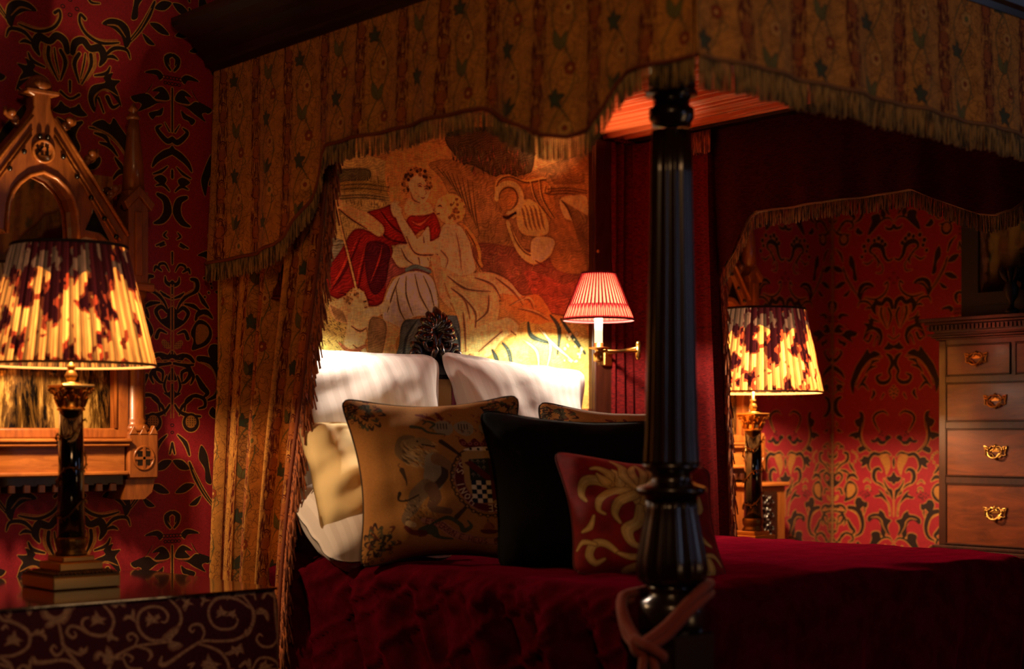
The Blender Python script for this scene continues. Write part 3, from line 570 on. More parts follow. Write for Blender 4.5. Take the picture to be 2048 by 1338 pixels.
    for q in ([(180,120),(240,160),(290,200)], [(300,110),(320,170),(330,200)]): st(q, (20,30,10), mar, .8)
    st([(140,260),(200,280),(240,320),(340,340)], (30,20,16,8), gr); st([(210,240),(240,210),(280,240),(250,280)], (8,16,20,10), gr)
    # ribbon with motto, leaves, ship
    rb = [(150,1060),(260,1110),(330,1190),(430,1250),(560,1270),(700,1240),(820,1160),(900,1080)]
    st(rb, (30,60,66,66,66,66,60,30), (182,124,104)); st([(x,y-32) for x, y in rb], 4, ink, .6); st([(x,y+32) for x, y in rb], 4, ink, .6)
    cv.pre = None
    rr = np.array(cr(rb, 12)); 
    for i, ch in enumerate('ESPERAVNCE HEUS LORI PARI'):
        t = int(4+i/25*(len(rr)-10)); x, y = m(*rr[t]); x2, y2 = m(*rr[t+2]); letter(cv, ch, x, y, 30, math.atan2(y2-y, x2-x), mar, 4)
    cv.pre = m
    for sx in (1, -1):
        f = (lambda p: [(590+sx*(x-590), y) for x, y in p])
        st(f([(200,1100),(300,1050),(380,1110),(400,1170),(450,1130),(430,1080)]), (12,26,30,36,26,12), gr); st(f([(140,1160),(200,1150),(240,1220),(330,1250)]), (60,80,30,12), gr); st(f([(40,1120),(80,1170),(150,1180),(120,1210)]), (30,40,50,10), mar, .8)
    cv.poly([(510,1160),(620,1160),(600,1195),(530,1195)], mar); st([(560,1070),(565,1160)], 5, ink); cv.poly([(530,1150),(560,1090),(600,1110),(600,1150)], (140,80,60)); st([(560,1060),(600,1140)], 3, ink)
    # border sprays at the corners
    cv.pre = None
    for (cx_, cy_) in ((110,110),(890,110),(110,880),(890,880)):
        for q in range(46):
            a0 = rng.uniform(0,6.3); r0 = rng.uniform(10,125); x, y = cx_+r0*math.cos(a0), cy_+r0*math.sin(a0)
            cv.stroke([(x,y),(x+26*math.cos(a0+1),y+26*math.sin(a0+1)),(x+34*math.cos(a0+2.2),y+34*math.sin(a0+2.2))], (5,18,5), rng.choice([gr, ink, ink, (96,46,36), (96,84,60)]), .9)
        for q in range(10): cv.ring(cx_+100*math.cos(q*.63), cy_+100*math.sin(q*.63), 9, 4, ink, .8)
    n = vnoise(N, N, 2.2, 4)[..., None]
    return cv.a*(.86+.2*n)

def paint_applique():
    N = 800; cv = Canvas(N, N, (132, 18, 20), unit=1); g, g2, e = (198, 160, 92), (214, 180, 112), (110, 66, 30)
    def st(p, w_):
        for sx in (1, -1):
            q = [(400+sx*(x-400), y) for x, y in p]
            cv.stroke(q, tuple(v+8 for v in w_), e); cv.stroke(q, w_, g); cv.stroke(q, tuple(v*.25 for v in w_), g2)
    st([(400,420),(350,330),(260,270),(190,240),(120,260),(90,330),(110,380)], (50,70,70,60,52,40,18))
    for p in ([(330,330),(250,330),(190,370),(170,440),(200,470)], [(360,350),(280,400),(250,470),(270,520)], [(270,270),(260,200),(210,160),(170,170)], [(240,260),(200,200)], [(300,280),(310,210),(280,170)]): st(p, (50,48,40,26,14))
    st([(400,330),(330,230),(330,140),(280,80)], (30,44,44,14)); st([(400,300),(370,180),(400,90)], (26,40,12)); st([(380,420),(360,500),(300,560),(320,640),(400,650)], (40,50,60,40,20))
    st([(240,700),(180,640),(120,640),(90,700),(120,750),(170,730)], (20,40,46,44,34,14)); st([(240,700),(300,720),(400,700)], (16,36,30)); st([(60,560),(110,540),(140,480)], (12,34,12)); st([(400,760),(330,770),(260,790)], (30,40,18)); st([(130,640),(60,620),(20,660)], (20,30,12))
    n = vnoise(N, N, 60, 9, 3)[..., None]
    return cv.a*(.72+.5*n)

def paint_ikat():
    # one column per pleat: blotches of maroon, rust and cream, hard cut from pleat to pleat
    NP, W, H = 96, 96*8, 360
    rng = np.random.RandomState(4)
    a = np.zeros((H, W, 3), np.float32)
    n1 = vnoise(H, W, (64, 30), 21, 2); n2 = vnoise(H, W, (26, 12), 23, 2); n3 = vnoise(H, W, (60, 50), 29)
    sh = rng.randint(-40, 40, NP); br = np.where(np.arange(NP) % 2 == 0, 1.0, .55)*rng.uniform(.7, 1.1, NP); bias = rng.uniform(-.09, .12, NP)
    cream, rust, mar, gry = np.array([186,128,66.]), np.array([104,36,20.]), np.array([26,5,8.]), np.array([62,46,40.])
    for p in range(NP):
        for cx_ in range(8):
            x = p*8+cx_; v = np.roll(n1[:, x], sh[p]); u = np.roll(n2[:, x], sh[p]//2); t = np.linspace(0, 1, H)
            q = v+(.5-t)*.22*1+(u-.5)*.35+bias[p]
            c = np.where((q > .65)[:, None], mar, np.where((q > .55)[:, None], rust, cream))
            c = np.where(((t < .22+.1*u) & (n3[:, x] > .45) & (q < .65))[:, None], gry, c)
            c = c*(1, .72, .5, .85, 1, 1.05, 1, .95)[cx_]*br[p]  # fold shade put into the colour: dark crease, alternate pleats dimmer
            a[:, x] = c
    n = vnoise(H, W, (30, 1), 33)[..., None]
    return a/255.*(.82+.3*n)
def paint_sconce():
    W, H = 48*16, 200
    x = np.arange(W) % 16; t = np.linspace(0, 1, H)[:, None]
    light, dk = np.array([128,50,38.]), np.array([64,8,9.])
    wdt = np.where(t < .68, 2.0+3.0*(.68-t), 0); d = np.abs(x-8)[None, :]
    open_ = np.where(t < .68, d < 4.6-1.6*(t < .05), 0)
    # below the stitching each fold opens to a pointed box
    d2 = np.minimum(d, 16-d); tt = np.clip((t-.68)/.32, 0, 1)
    box = np.where(t >= .68, (np.abs(d-8*(1-0)) < 7*np.minimum(1, tt*2.4)), 0)
    k = np.clip(open_+box, 0, 1)[..., None]
    a = dk*(1-k)+light*k
    a[:6] = dk; a[-9:] = dk
    return a/255.*np.ones((H, W, 1), np.float32)
# ------------------------------------------------------------------ materials
def new_mat(name):
    m = bpy.data.materials.new(name); m.use_nodes = True; nt = m.node_tree
    return m, nt, nt.nodes['Principled BSDF']
def srgb(c):
    f = lambda v: v/12.92 if v <= .04045 else ((v+.055)/1.055)**2.4
    return tuple(f(x/255.) for x in c[:3])+(1,)
def setp(b, rough=.5, metal=0, sheen=0, coat=0, spec=.5, sheen_tint=None):
    b.inputs['Roughness'].default_value = rough; b.inputs['Metallic'].default_value = metal
    b.inputs['Sheen Weight'].default_value = sheen; b.inputs['Coat Weight'].default_value = coat
    b.inputs['Specular IOR Level'].default_value = spec; b.inputs['Coat Roughness'].default_value = .12
    if sheen_tint: b.inputs['Sheen Tint'].default_value = srgb(sheen_tint); b.inputs['Sheen Roughness'].default_value = .35
def bump(nt, b, src, strength=.3, dist=.002):
    n = nt.nodes.new('ShaderNodeBump'); n.inputs['Strength'].default_value = strength; n.inputs['Distance'].default_value = dist
    nt.links.new(src, n.inputs['Height']); nt.links.new(n.outputs[0], b.inputs['Normal']); return n
def coords(nt, kind='Object', scale=(1, 1, 1)):
    t = nt.nodes.new('ShaderNodeTexCoord'); mp = nt.nodes.new('ShaderNodeMapping'); mp.inputs['Scale'].default_value = scale
    nt.links.new(t.outputs[kind], mp.inputs[0]); return mp.outputs[0]
def noise_n(nt, vec, scale, detail=4, rough=.55, dist=0):
    n = nt.nodes.new('ShaderNodeTexNoise'); n.inputs['Scale'].default_value = scale; n.inputs['Detail'].default_value = detail
    n.inputs['Roughness'].default_value = rough; n.inputs['Distortion'].default_value = dist; nt.links.new(vec, n.inputs['Vector']); return n.outputs['Fac']
def ramp(nt, src, stops):
    r = nt.nodes.new('ShaderNodeValToRGB'); e = r.color_ramp.elements
    while len(e) < len(stops): e.new(.5)
    for q, (p, c) in zip(e, stops): q.position = p; q.color = srgb(c) if max(c) > 1.01 else (c[0], c[1], c[2], 1)
    nt.links.new(src, r.inputs[0]); return r.outputs[0]
def mat_plain(name, col, **k):
    m, nt, b = new_mat(name); b.inputs['Base Color'].default_value = srgb(col); setp(b, **k)
    f = noise_n(nt, coords(nt), 40, 3); bump(nt, b, f, .15, .001); return m
def mat_wood(name, c1, c2, rough=.35, coat=.3, grain=(1, 1, 12), scale=6, spec=.5):
    m, nt, b = new_mat(name); v = coords(nt, 'Object', (grain[0], grain[1], grain[2]))
    f = noise_n(nt, v, scale, 8, .62, 1.2); c = ramp(nt, f, [(.3, c1), (.7, c2)]); nt.links.new(c, b.inputs['Base Color'])
    g = noise_n(nt, v, scale*7, 4, .6); bump(nt, b, g, .12, .0008); setp(b, rough=rough, coat=coat, spec=spec); return m
def mat_image(name, im, rough=.8, sheen=0, weave=600, bs=.12, ext='REPEAT', spec=.25, trans=0, coat=0, sheen_tint=None):
    m, nt, b = new_mat(name); t = nt.nodes.new('ShaderNodeTexImage'); t.image = im; t.extension = ext
    uv = nt.nodes.new('ShaderNodeUVMap'); nt.links.new(uv.outputs[0], t.inputs[0]); nt.links.new(t.outputs[0], b.inputs['Base Color'])
    setp(b, rough=rough, sheen=sheen, spec=spec, coat=coat, sheen_tint=sheen_tint)
    if weave:
        f = noise_n(nt, coords(nt), weave, 2); bump(nt, b, f, bs, .001)
    if trans:
        tr = nt.nodes.new('ShaderNodeBsdfTranslucent'); mx = nt.nodes.new('ShaderNodeMixShader'); mx.inputs[0].default_value = trans
        nt.links.new(t.outputs[0], tr.inputs[0]); nt.links.new(b.outputs[0], mx.inputs[1]); nt.links.new(tr.outputs[0], mx.inputs[2])
        nt.links.new(mx.outputs[0], nt.nodes['Material Output'].inputs[0])
    return m
def mat_velvet(name, c1, c2, streak=(1, 1, .25), scale=60, sheen=.6, tint=(255, 120, 110), rough=.9):
    m, nt, b = new_mat(name); f = noise_n(nt, coords(nt, 'Object', streak), scale, 5, .7)
    nt.links.new(ramp(nt, f, [(.35, c1), (.68, c2)]), b.inputs['Base Color'])
    setp(b, rough=rough, sheen=sheen, spec=.15, sheen_tint=tint); bump(nt, b, f, .35, .002); return m
def mat_emit(name, col, st):
    m, nt, b = new_mat(name); b.inputs['Base Color'].default_value = srgb((255, 240, 220)); b.inputs['Emission Color'].default_value = (col[0], col[1], col[2], 1)
    b.inputs['Emission Strength'].default_value = st; b.inputs['Roughness'].default_value = .4; return m
def mat_glass(name, tint=(1, 1, 1), rough=.02):
    m, nt, b = new_mat(name); b.inputs['Base Color'].default_value = (*tint, 1); b.inputs['Transmission Weight'].default_value = 1
    b.inputs['Roughness'].default_value = rough; b.inputs['IOR'].default_value = 1.45; return m

IM_DAMASK = to_image('damask', paint_damask()); IM_FLORAL = to_image('figured_cotton', paint_floral()); IM_BROC = to_image('brocade', paint_brocade())
IM_TAP = to_image('pastoral', paint_tapestry()); IM_CREST = to_image('armorial', paint_crest()); IM_APP = to_image('applique', paint_applique())
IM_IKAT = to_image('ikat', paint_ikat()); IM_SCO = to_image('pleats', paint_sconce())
M = {}
M['wallpaper'] = mat_image('red_gold_damask', IM_DAMASK, rough=.55, weave=900, bs=.1, spec=.35, sheen=.1)
M['floral'] = mat_image('figured_cotton', IM_FLORAL, rough=.9, weave=700, bs=.2, sheen=.15)
M['brocade'] = mat_image('scroll_brocade', IM_BROC, rough=.6, weave=900, bs=.15, ext='MIRROR', sheen=.2)
M['tapestry'] = mat_image('pastoral_print', IM_TAP, rough=.95, weave=500, bs=.25, spec=.1)
M['crest'] = mat_image('armorial_print', IM_CREST, rough=.9, weave=800, bs=.15, spec=.15)
M['applique'] = mat_image('gold_applique_on_red_velvet', IM_APP, rough=.8, sheen=.5, weave=300, bs=.15, sheen_tint=(255, 120, 110))
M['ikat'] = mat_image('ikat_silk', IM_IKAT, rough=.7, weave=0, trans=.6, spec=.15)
M['sconce_silk'] = mat_image('red_pleated_silk', IM_SCO, rough=.7, weave=0, trans=.5, spec=.2)
M['shade_lining'] = None
M['oak'] = mat_wood('honey_oak', (116, 60, 22), (166, 94, 38), .38, .35, (6, 6, 1), 8)
M['oak_h'] = mat_wood('honey_oak_lengthwise', (134, 72, 28), (190, 114, 50), .35, .4, (1, 6, 8), 8)
M['mahogany'] = mat_wood('mahogany', (74, 32, 13), (124, 58, 24), .32, .5, (1.2, 1, 5), 5)
M['mahogany_dark'] = mat_wood('dark_mahogany', (38, 17, 9), (66, 29, 15), .32, .5, (5, 5, 1), 5)
M['ebony'] = mat_wood('ebonised_wood', (26, 13, 10), (40, 20, 14), .3, .7, (6, 6, 1), 6)
M['cornice'] = mat_wood('dark_cornice_wood', (16, 8, 5), (28, 14, 9), .4, .3, (1, 1, 1), 6)
M['bookcase'] = mat_wood('very_dark_wood', (10, 5, 4), (18, 9, 7), .6, 0, (5, 5, 1), 6)
M['brass'] = mat_plain('aged_brass', (206, 156, 80), rough=.30, metal=1)
M['brass_dull'] = mat_plain('dull_bronze', (120, 84, 40), rough=.42, metal=1)
M['brass_base'] = mat_plain('worn_brass_plinth', (214, 156, 72), rough=.36, metal=.75)
M['black_glaze'] = mat_plain('glossy_black_column', (8, 8, 10), rough=.08, coat=1)
M['black_stud'] = mat_plain('black_stud', (14, 9, 8), rough=.2, coat=.6)
M['red_velvet'] = mat_velvet('crushed_red_velvet', (30, 3, 4), (124, 18, 18), (1, 1, 7), 60, .35, (255, 90, 70))
M['lining'] = mat_velvet('dark_red_lining', (24, 2, 3), (72, 9, 10), (1, 1, 7), 50, .15, (255, 90, 80))
M['bedspread'] = mat_velvet('burgundy_velvet', (62, 6, 15), (92, 10, 28), (1, 1, 1), 14, .22, (255, 14, 90), .8)
M['bedspread'].node_tree.nodes['Principled BSDF'].inputs['Specular IOR Level'].default_value = .0
M['satin'] = mat_plain('red_gathered_satin', (232, 104, 48), rough=.34, sheen=.1)
M['cream_sheet'] = mat_plain('cream_sheet', (238, 214, 160), rough=.85, sheen=.1)
def mat_linen():
    m, nt, b = new_mat('white_striped_cotton'); v = coords(nt, 'UV', (1, 1, 1)); w_ = nt.nodes.new('ShaderNodeTexWave'); w_.wave_type = 'BANDS'; w_.bands_direction = 'X'
    w_.inputs['Scale'].default_value = 4.5; nt.links.new(v, w_.inputs[0])
    c = ramp(nt, w_.outputs['Fac'], [(.47, (226, 220, 220)), (.53, (216, 209, 208))]); nt.links.new(c, b.inputs['Base Color']); setp(b, rough=.75, sheen=.1, spec=.3)
    f = noise_n(nt, coords(nt), 9, 4); bump(nt, b, f, .25, .01); return m
M['linen'] = mat_linen()
M['black_velvet'] = mat_velvet('black_velvet', (7, 5, 5), (12, 8, 8), (1, 1, 1), 40, .06, (120, 90, 90))
def mat_fringe(name, c1, c2):
    m, nt, b = new_mat(name); f = noise_n(nt, coords(nt, 'Object', (1, 1, .12)), 190, 2); nt.links.new(ramp(nt, f, [(.40, c1), (.58, c2)]), b.inputs['Base Color']); setp(b, rough=.85, sheen=.2)
    g = noise_n(nt, coords(nt, 'Object', (1, 1, 3)), 420, 2); bump(nt, b, g, .6, .002); return m
M['fringe_green'] = mat_fringe('green_gold_bullion', (60, 52, 34), (186, 148, 84))
M['fringe_rust'] = mat_fringe('rust_gold_bullion', (96, 38, 20), (204, 116, 64))
M['braid'] = mat_plain('rust_braid', (130, 66, 44), rough=.85)
M['braid_gold'] = mat_plain('gold_gimp_braid', (150, 104, 60), rough=.8)
M['rope'] = mat_plain('dusty_rose_cord', (150, 66, 52), rough=.9, sheen=.2)
M['candle'] = mat_emit('lit_candle_sleeve', (1, .68, .30), 2.2)
M['bulb'] = mat_emit('bulb_glow', (1, .62, .26), 10)
M['shade_lining'] = None
M['tan_stripe'] = mat_plain('tan_silk', (150, 106, 58), rough=.6); M['maroon_stripe'] = mat_plain('maroon_silk', (104, 6, 38), rough=.55)
M['floor'] = mat_velvet('dark_carpet', (46, 14, 12), (70, 22, 18), (1, 1, 1), 30, .1)
M['ceiling'] = mat_plain('dark_ceiling_paint', (60, 42, 30), rough=.9)
M['glass_top'] = mat_plain('polished_glass_over_cloth', (46, 20, 12), rough=.05, coat=1, spec=.8)
M['piping'] = mat_plain('dark_piping', (46, 34, 28), rough=.85)
M['dark_red_piping'] = mat_plain('dark_red_piping', (90, 14, 14), rough=.85)
def mat_mirror(name, foxed):
    m, nt, b = new_mat(name); setp(b, rough=.04, metal=1); b.inputs['Base Color'].default_value = (.72, .62, .48, 1)
    if foxed:
        v = coords(nt, 'Object', (9, 1, 1.8)); f = noise_n(nt, v, 2.6, 7, .68, .5)
        nt.links.new(ramp(nt, f, [(.42, (22, 14, 8)), (.52, (120, 84, 36)), (.60, (226, 178, 92))]), b.inputs['Base Color']); b.inputs['Metallic'].default_value = .55
        g = noise_n(nt, v, 3.5, 5, .6); nt.links.new(ramp(nt, g, [(.35, (.03, .03, .03)), (.7, (.32, .32, .32))]), b.inputs['Roughness'])
    return m
M['mirror'] = mat_mirror('old_mirror_glass', False); M['foxed'] = mat_mirror('foxed_mirror_glass', True)
# ------------------------------------------------------------------ mesh helpers
class MB:
    def __init__(s): s.v, s.f, s.uv, s.sm = [], [], {}, set()
    def add(s, vs, fs, uvs=None, smooth=True, M_=None):
        o = len(s.v); s.v += [tuple(M_ @ Vector(p)) if M_ else tuple(p) for p in vs]
        for i, f in enumerate(fs):
            k = len(s.f); s.f.append([o+j for j in f])
            if uvs: s.uv[k] = [uvs[j] for j in f]
            if smooth: s.sm.add(k)
        return s
    def box(s, x0, y0, z0, x1, y1, z1, M_=None, bev=0):
        if bev:
            b = min(bev, abs(x1-x0)/2.01, abs(y1-y0)/2.01, abs(z1-z0)/2.01)
            vs = []
            for zz, ins in ((z0, b), (z0+b, 0), (z1-b, 0), (z1, b)):
                for (x, y) in ((x0+ins+b*(0 if ins else 1), y0+ins), (x1-ins-b*(0 if ins else 1), y0+ins), (x1-ins, y0+ins+b*(0 if ins else 1)), (x1-ins, y1-ins-b*(0 if ins else 1)), (x1-ins-b*(0 if ins else 1), y1-ins), (x0+ins+b*(0 if ins else 1), y1-ins), (x0+ins, y1-ins-b*(0 if ins else 1)), (x0+ins, y0+ins+b*(0 if ins else 1))): vs.append((x, y, zz))
            fs = [[7-i for i in range(8)], [24+i for i in range(8)]]
            for r in range(3):
                for i in range(8): fs.append([r*8+i, r*8+(i+1) % 8, (r+1)*8+(i+1) % 8, (r+1)*8+i])
            return s.add(vs, fs, None, False, M_)
        vs = [(x0,y0,z0),(x1,y0,z0),(x1,y1,z0),(x0,y1,z0),(x0,y0,z1),(x1,y0,z1),(x1,y1,z1),(x0,y1,z1)]
        return s.add(vs, [[3,2,1,0],[4,5,6,7],[0,1,5,4],[1,2,6,5],[2,3,7,6],[3,0,4,7]], None, False, M_)
    def lathe(s, prof, seg=32, flute=None, M_=None, cap=True, square=False, smooth=True):
        # prof: (r, z); flute: function(r, z, angle) -> r
        n = len(prof); vs = []
        for r, z in prof:
            for k in range(seg):
                a = 2*PI*k/seg; q = r
                if square: q = r/max(abs(math.cos(a)), abs(math.sin(a)))
                if flute: q = flute(q, z, a)
                vs.append((q*math.cos(a), q*math.sin(a), z))
        fs = [[i*seg+k, i*seg+(k+1) % seg, (i+1)*seg+(k+1) % seg, (i+1)*seg+k] for i in range(n-1) for k in range(seg)]
        if cap: fs += [[seg-1-k for k in range(seg)], [(n-1)*seg+k for k in range(seg)]]
        if prof[-1][1] < prof[0][1]: fs = [f[::-1] for f in fs]
        return s.add(vs, fs, None, smooth, M_)
    def tube(s, pts, r, seg=6, M_=None, cap=True):
        P = [Vector(p) for p in pts]; n = len(P); rr = [r]*n if np.isscalar(r) else list(np.interp(np.linspace(0, 1, n), np.linspace(0, 1, len(r)), r))
        vs = []; up = Vector((0, 0, 1)); t0 = (P[1]-P[0]).normalized()
        nrm = t0.cross(up if abs(t0.z) < .9 else Vector((1, 0, 0))).normalized()
        for i in range(n):
            t = (P[min(i+1, n-1)]-P[max(i-1, 0)]).normalized(); nrm = (nrm-t*nrm.dot(t)).normalized(); b = t.cross(nrm)
            for k in range(seg):
                a = 2*PI*k/seg; vs.append(P[i]+(nrm*math.cos(a)+b*math.sin(a))*rr[i])
        fs = [[i*seg+k, i*seg+(k+1) % seg, (i+1)*seg+(k+1) % seg, (i+1)*seg+k] for i in range(n-1) for k in range(seg)]
        if cap: fs += [[seg-1-k for k in range(seg)], [(n-1)*seg+k for k in range(seg)]]
        return s.add(vs, fs, None, True, M_)
    def ball(s, c, r, seg=12, rings=8, sc=(1, 1, 1), M_=None):
        vs = [(c[0], c[1], c[2]-r*sc[2])]
        for i in range(1, rings):
            a = -PI/2+PI*i/rings
            for k in range(seg): b = 2*PI*k/seg; vs.append((c[0]+r*sc[0]*math.cos(a)*math.cos(b), c[1]+r*sc[1]*math.cos(a)*math.sin(b), c[2]+r*sc[2]*math.sin(a)))
        vs.append((c[0], c[1], c[2]+r*sc[2])); L = len(vs)-1
        fs = [[0, 1+(k+1) % seg, 1+k] for k in range(seg)]
        for i in range(rings-2):
            for k in range(seg): fs.append([1+i*seg+k, 1+i*seg+(k+1) % seg, 1+(i+1)*seg+(k+1) % seg, 1+(i+1)*seg+k])
        fs += [[L, 1+(rings-2)*seg+k, 1+(rings-2)*seg+(k+1) % seg] for k in range(seg)]
        return s.add(vs, fs, None, True, M_)
    def grid(s, fn, nu, nv, uvf=None, closed=False, M_=None, flip=False):
        vs, uvs = [], []
        for j in range(nv+1):
            for i in range(nu+(0 if closed else 1)):
                u, v = i/nu, j/nv; vs.append(fn(u, v)); uvs.append(uvf(u, v) if uvf else (u, v))
        c = nu if closed else nu+1; fs = []
        o = len(s.v); s.v += [tuple(M_ @ Vector(p)) if M_ else tuple(p) for p in vs]
        for j in range(nv):
            for i in range(nu):
                a, b = j*c+i, j*c+(i+1) % c; d, e = (j+1)*c+(i+1) % c, (j+1)*c+i
                q = [a, b, d, e]; uq = [uvs[a], uvs[b], uvs[d], uvs[e]]
                if closed and i == nu-1: uq[1] = (uq[1][0]+1*(uvf(1, j/nv)[0] if uvf else 1), uq[1][1]); uq[2] = (uq[2][0]+1*(uvf(1, j/nv)[0] if uvf else 1), uq[2][1])
                if flip: q, uq = q[::-1], uq[::-1]
                k = len(s.f); s.f.append([o+t for t in q]); s.uv[k] = uq; s.sm.add(k)
        return s
    def solid(s, outline, y0, y1, M_=None, bev=0, uv=None):
        # convex or star-shaped-from-centroid outline in x,z, extruded along y (front y0)
        n = len(outline); cx_ = sum(p[0] for p in outline)/n; cz = sum(p[1] for p in outline)/n
        def ins(p): 
            d = Vector((p[0]-cx_, p[1]-cz)); L = d.length; d = d*max(0, (L-bev)/max(L, 1e-6)); return cx_+d.x, cz+d.y
        vs = []
        if bev:
            for p in outline: q = ins(p); vs.append((q[0], y0, q[1]))
            for p in outline: vs.append((p[0], y0+bev, p[1]))
        else:
            for p in outline: vs.append((p[0], y0, p[1]))
        for p in outline: vs.append((p[0], y1, p[1]))
        R = len(vs)//n; vs += [(cx_, y0, cz), (cx_, y1, cz)]; fs = []
        for r in range(R-1):
            for i in range(n): fs.append([r*n+i, r*n+(i+1) % n, (r+1)*n+(i+1) % n, (r+1)*n+i])
        for i in range(n): fs.append([R*n, (i+1) % n, i]); fs.append([R*n+1, (R-1)*n+i, (R-1)*n+(i+1) % n])
        return s.add(vs, fs, None, False, M_)
    def mesh(s, name, mat):
        me = bpy.data.meshes.new(name); me.from_pydata(s.v, [], s.f); me.validate(clean_customdata=False)
        if s.uv:
            ul = me.uv_layers.new(name='UVMap'); i = 0
            for k, p in enumerate(me.polygons):
                u = s.uv.get(k)
                if u and len(u) == p.loop_total:
                    for j, li in enumerate(p.loop_indices): ul.data[li].uv = u[j]
        for k in s.sm:
            if k < len(me.polygons): me.polygons[k].use_smooth = True
        if mat: me.materials.append(mat)
        me.update(); return me
    def obj(s, name, mat, parent=None, **k): return link(name, s.mesh(name, mat), parent, **k)
def link(name, me, parent=None, loc=None, rot=None, label=None, cat=None, group=None, kind=None):
    o = bpy.data.objects.new(name, me); C.objects.link(o)
    if parent: o.parent = parent
    if loc: o.location = loc
    if rot: o.rotation_euler = rot
    tag(o, label, cat, group, kind); return o
def tag(o, label=None, cat=None, group=None, kind=None):
    for k, v in (('label', label), ('category', cat), ('group', group), ('kind', kind)):
        if v: o[k] = v
    return o
def thing(name, loc, label, cat, group=None, rotz=0): return link(name, None, None, loc, (0, 0, rotz), label, cat, group)
def extrude2d(polys, depth, bevel=0, res=2):
    """closed outlines (first outer, then holes) in x,z filled and extruded along y, front face at y=0 .. back at depth"""
    cu = bpy.data.curves.new('tmp', 'CURVE'); cu.dimensions = '2D'; cu.fill_mode = 'BOTH'; cu.extrude = max(0, depth/2-bevel); cu.bevel_depth = bevel; cu.bevel_resolution = res; cu.offset = -bevel
    for pl in polys:
        sp = cu.splines.new('POLY'); sp.points.add(len(pl)-1); sp.use_cyclic_u = True
        for i, (x, z) in enumerate(pl): sp.points[i].co = (x, z, 0, 1)
    o = bpy.data.objects.new('tmp', cu); C.objects.link(o); bpy.context.view_layer.update()
    me = bpy.data.meshes.new_from_object(o.evaluated_get(bpy.context.evaluated_depsgraph_get()))
    vs = [(v.co.x, depth/2-v.co.z, v.co.y) for v in me.vertices]; fs = [list(p.vertices) for p in me.polygons]
    bpy.data.objects.remove(o); bpy.data.curves.remove(cu); bpy.data.meshes.remove(me)
    return vs, fs
def arc(cx_, cz, r, a0, a1, n=12): return [(cx_+r*math.cos(math.radians(a0+(a1-a0)*i/n)), cz+r*math.sin(math.radians(a0+(a1-a0)*i/n))) for i in range(n+1)]
# ------------------------------------------------------------------ the room
WY, WX, CZ = 4.2, 5.73, 3.1
def part(name, mb, mat, parent=None, **k):
    """mesh given in world coordinates, parented to a thing without moving it"""
    if parent is not None:
        r = parent; off = Vector((0, 0, 0))
        while r is not None: off += r.location; r = r.parent
        mb.v = [(x-off.x, y-off.y, z-off.z) for x, y, z in mb.v]
    return mb.obj(name, mat, parent, **k)
def struct(name, mb, mat, parent=None): return part(name, mb, mat, parent, kind=None if parent else 'structure')
def quad_uv(mb, pts, uvs): mb.add(pts, [[0, 1, 2, 3]], uvs, False)
def back_wall():
    mb = MB(); per = .6725; XA = 2.025
    for x0, x1, zp in ((-2.2, 3.4, 2.285), (3.4, WX, 1.72)):
        u = lambda X: (X-XA)/per; v = lambda Z: (Z-zp)/1.41+.718
        quad_uv(mb, [(x0, WY, 0), (x1, WY, 0), (x1, WY, CZ), (x0, WY, CZ)], [(u(x0), v(0)), (u(x1), v(0)), (u(x1), v(CZ)), (u(x0), v(CZ))])
    mb.box(-2.2, WY+.002, 0, WX+.1, WY+.1, CZ); return mb
struct('wall_back', back_wall(), M['wallpaper'])
def side_wall(X, s):
    mb = MB(); u = lambda Y: .5+(WY-Y)/.655; v = lambda Z: (Z-1.72)/1.41+.718
    pts = [(X, WY, 0), (X, -2.4, 0), (X, -2.4, CZ), (X, WY, CZ)]
    quad_uv(mb, pts if s > 0 else pts[::-1], [(u(p[1]), v(p[2])) for p in (pts if s > 0 else pts[::-1])])
    mb.box(X+s*.002, -2.5, 0, X+s*.1, WY+.1, CZ); return mb
struct('wall_right', side_wall(WX, 1), M['wallpaper']); struct('wall_left', side_wall(-2.2, -1), M['wallpaper'])
mb = MB(); u = lambda X: X/.6725; v = lambda Z: Z/1.41
quad_uv(mb, [(-2.2, -2.4, 0), (-2.2, -2.4, CZ), (WX, -2.4, CZ), (WX, -2.4, 0)], [(u(-2.2), 0), (u(-2.2), v(CZ)), (u(WX), v(CZ)), (u(WX), 0)])
mb.box(-2.2, -2.5, 0, WX, -2.402, CZ); struct('wall_front', mb, M['wallpaper'])
struct('floor', MB().box(-2.3, -2.5, -.05, WX+.1, WY+.1, 0), M['floor'])
struct('ceiling', MB().box(-2.3, -2.5, CZ, WX+.1, WY+.1, CZ+.05), M['ceiling'])
for nm, b in (('baseboard_back', (-2.2, WY-.02, 0, WX, WY, .16)), ('baseboard_right', (WX-.02, -2.4, 0, WX, WY, .16)), ('baseboard_left', (-2.2, -2.4, 0, -2.18, WY, .16))):
    struct(nm, MB().box(*b), M['cornice'])
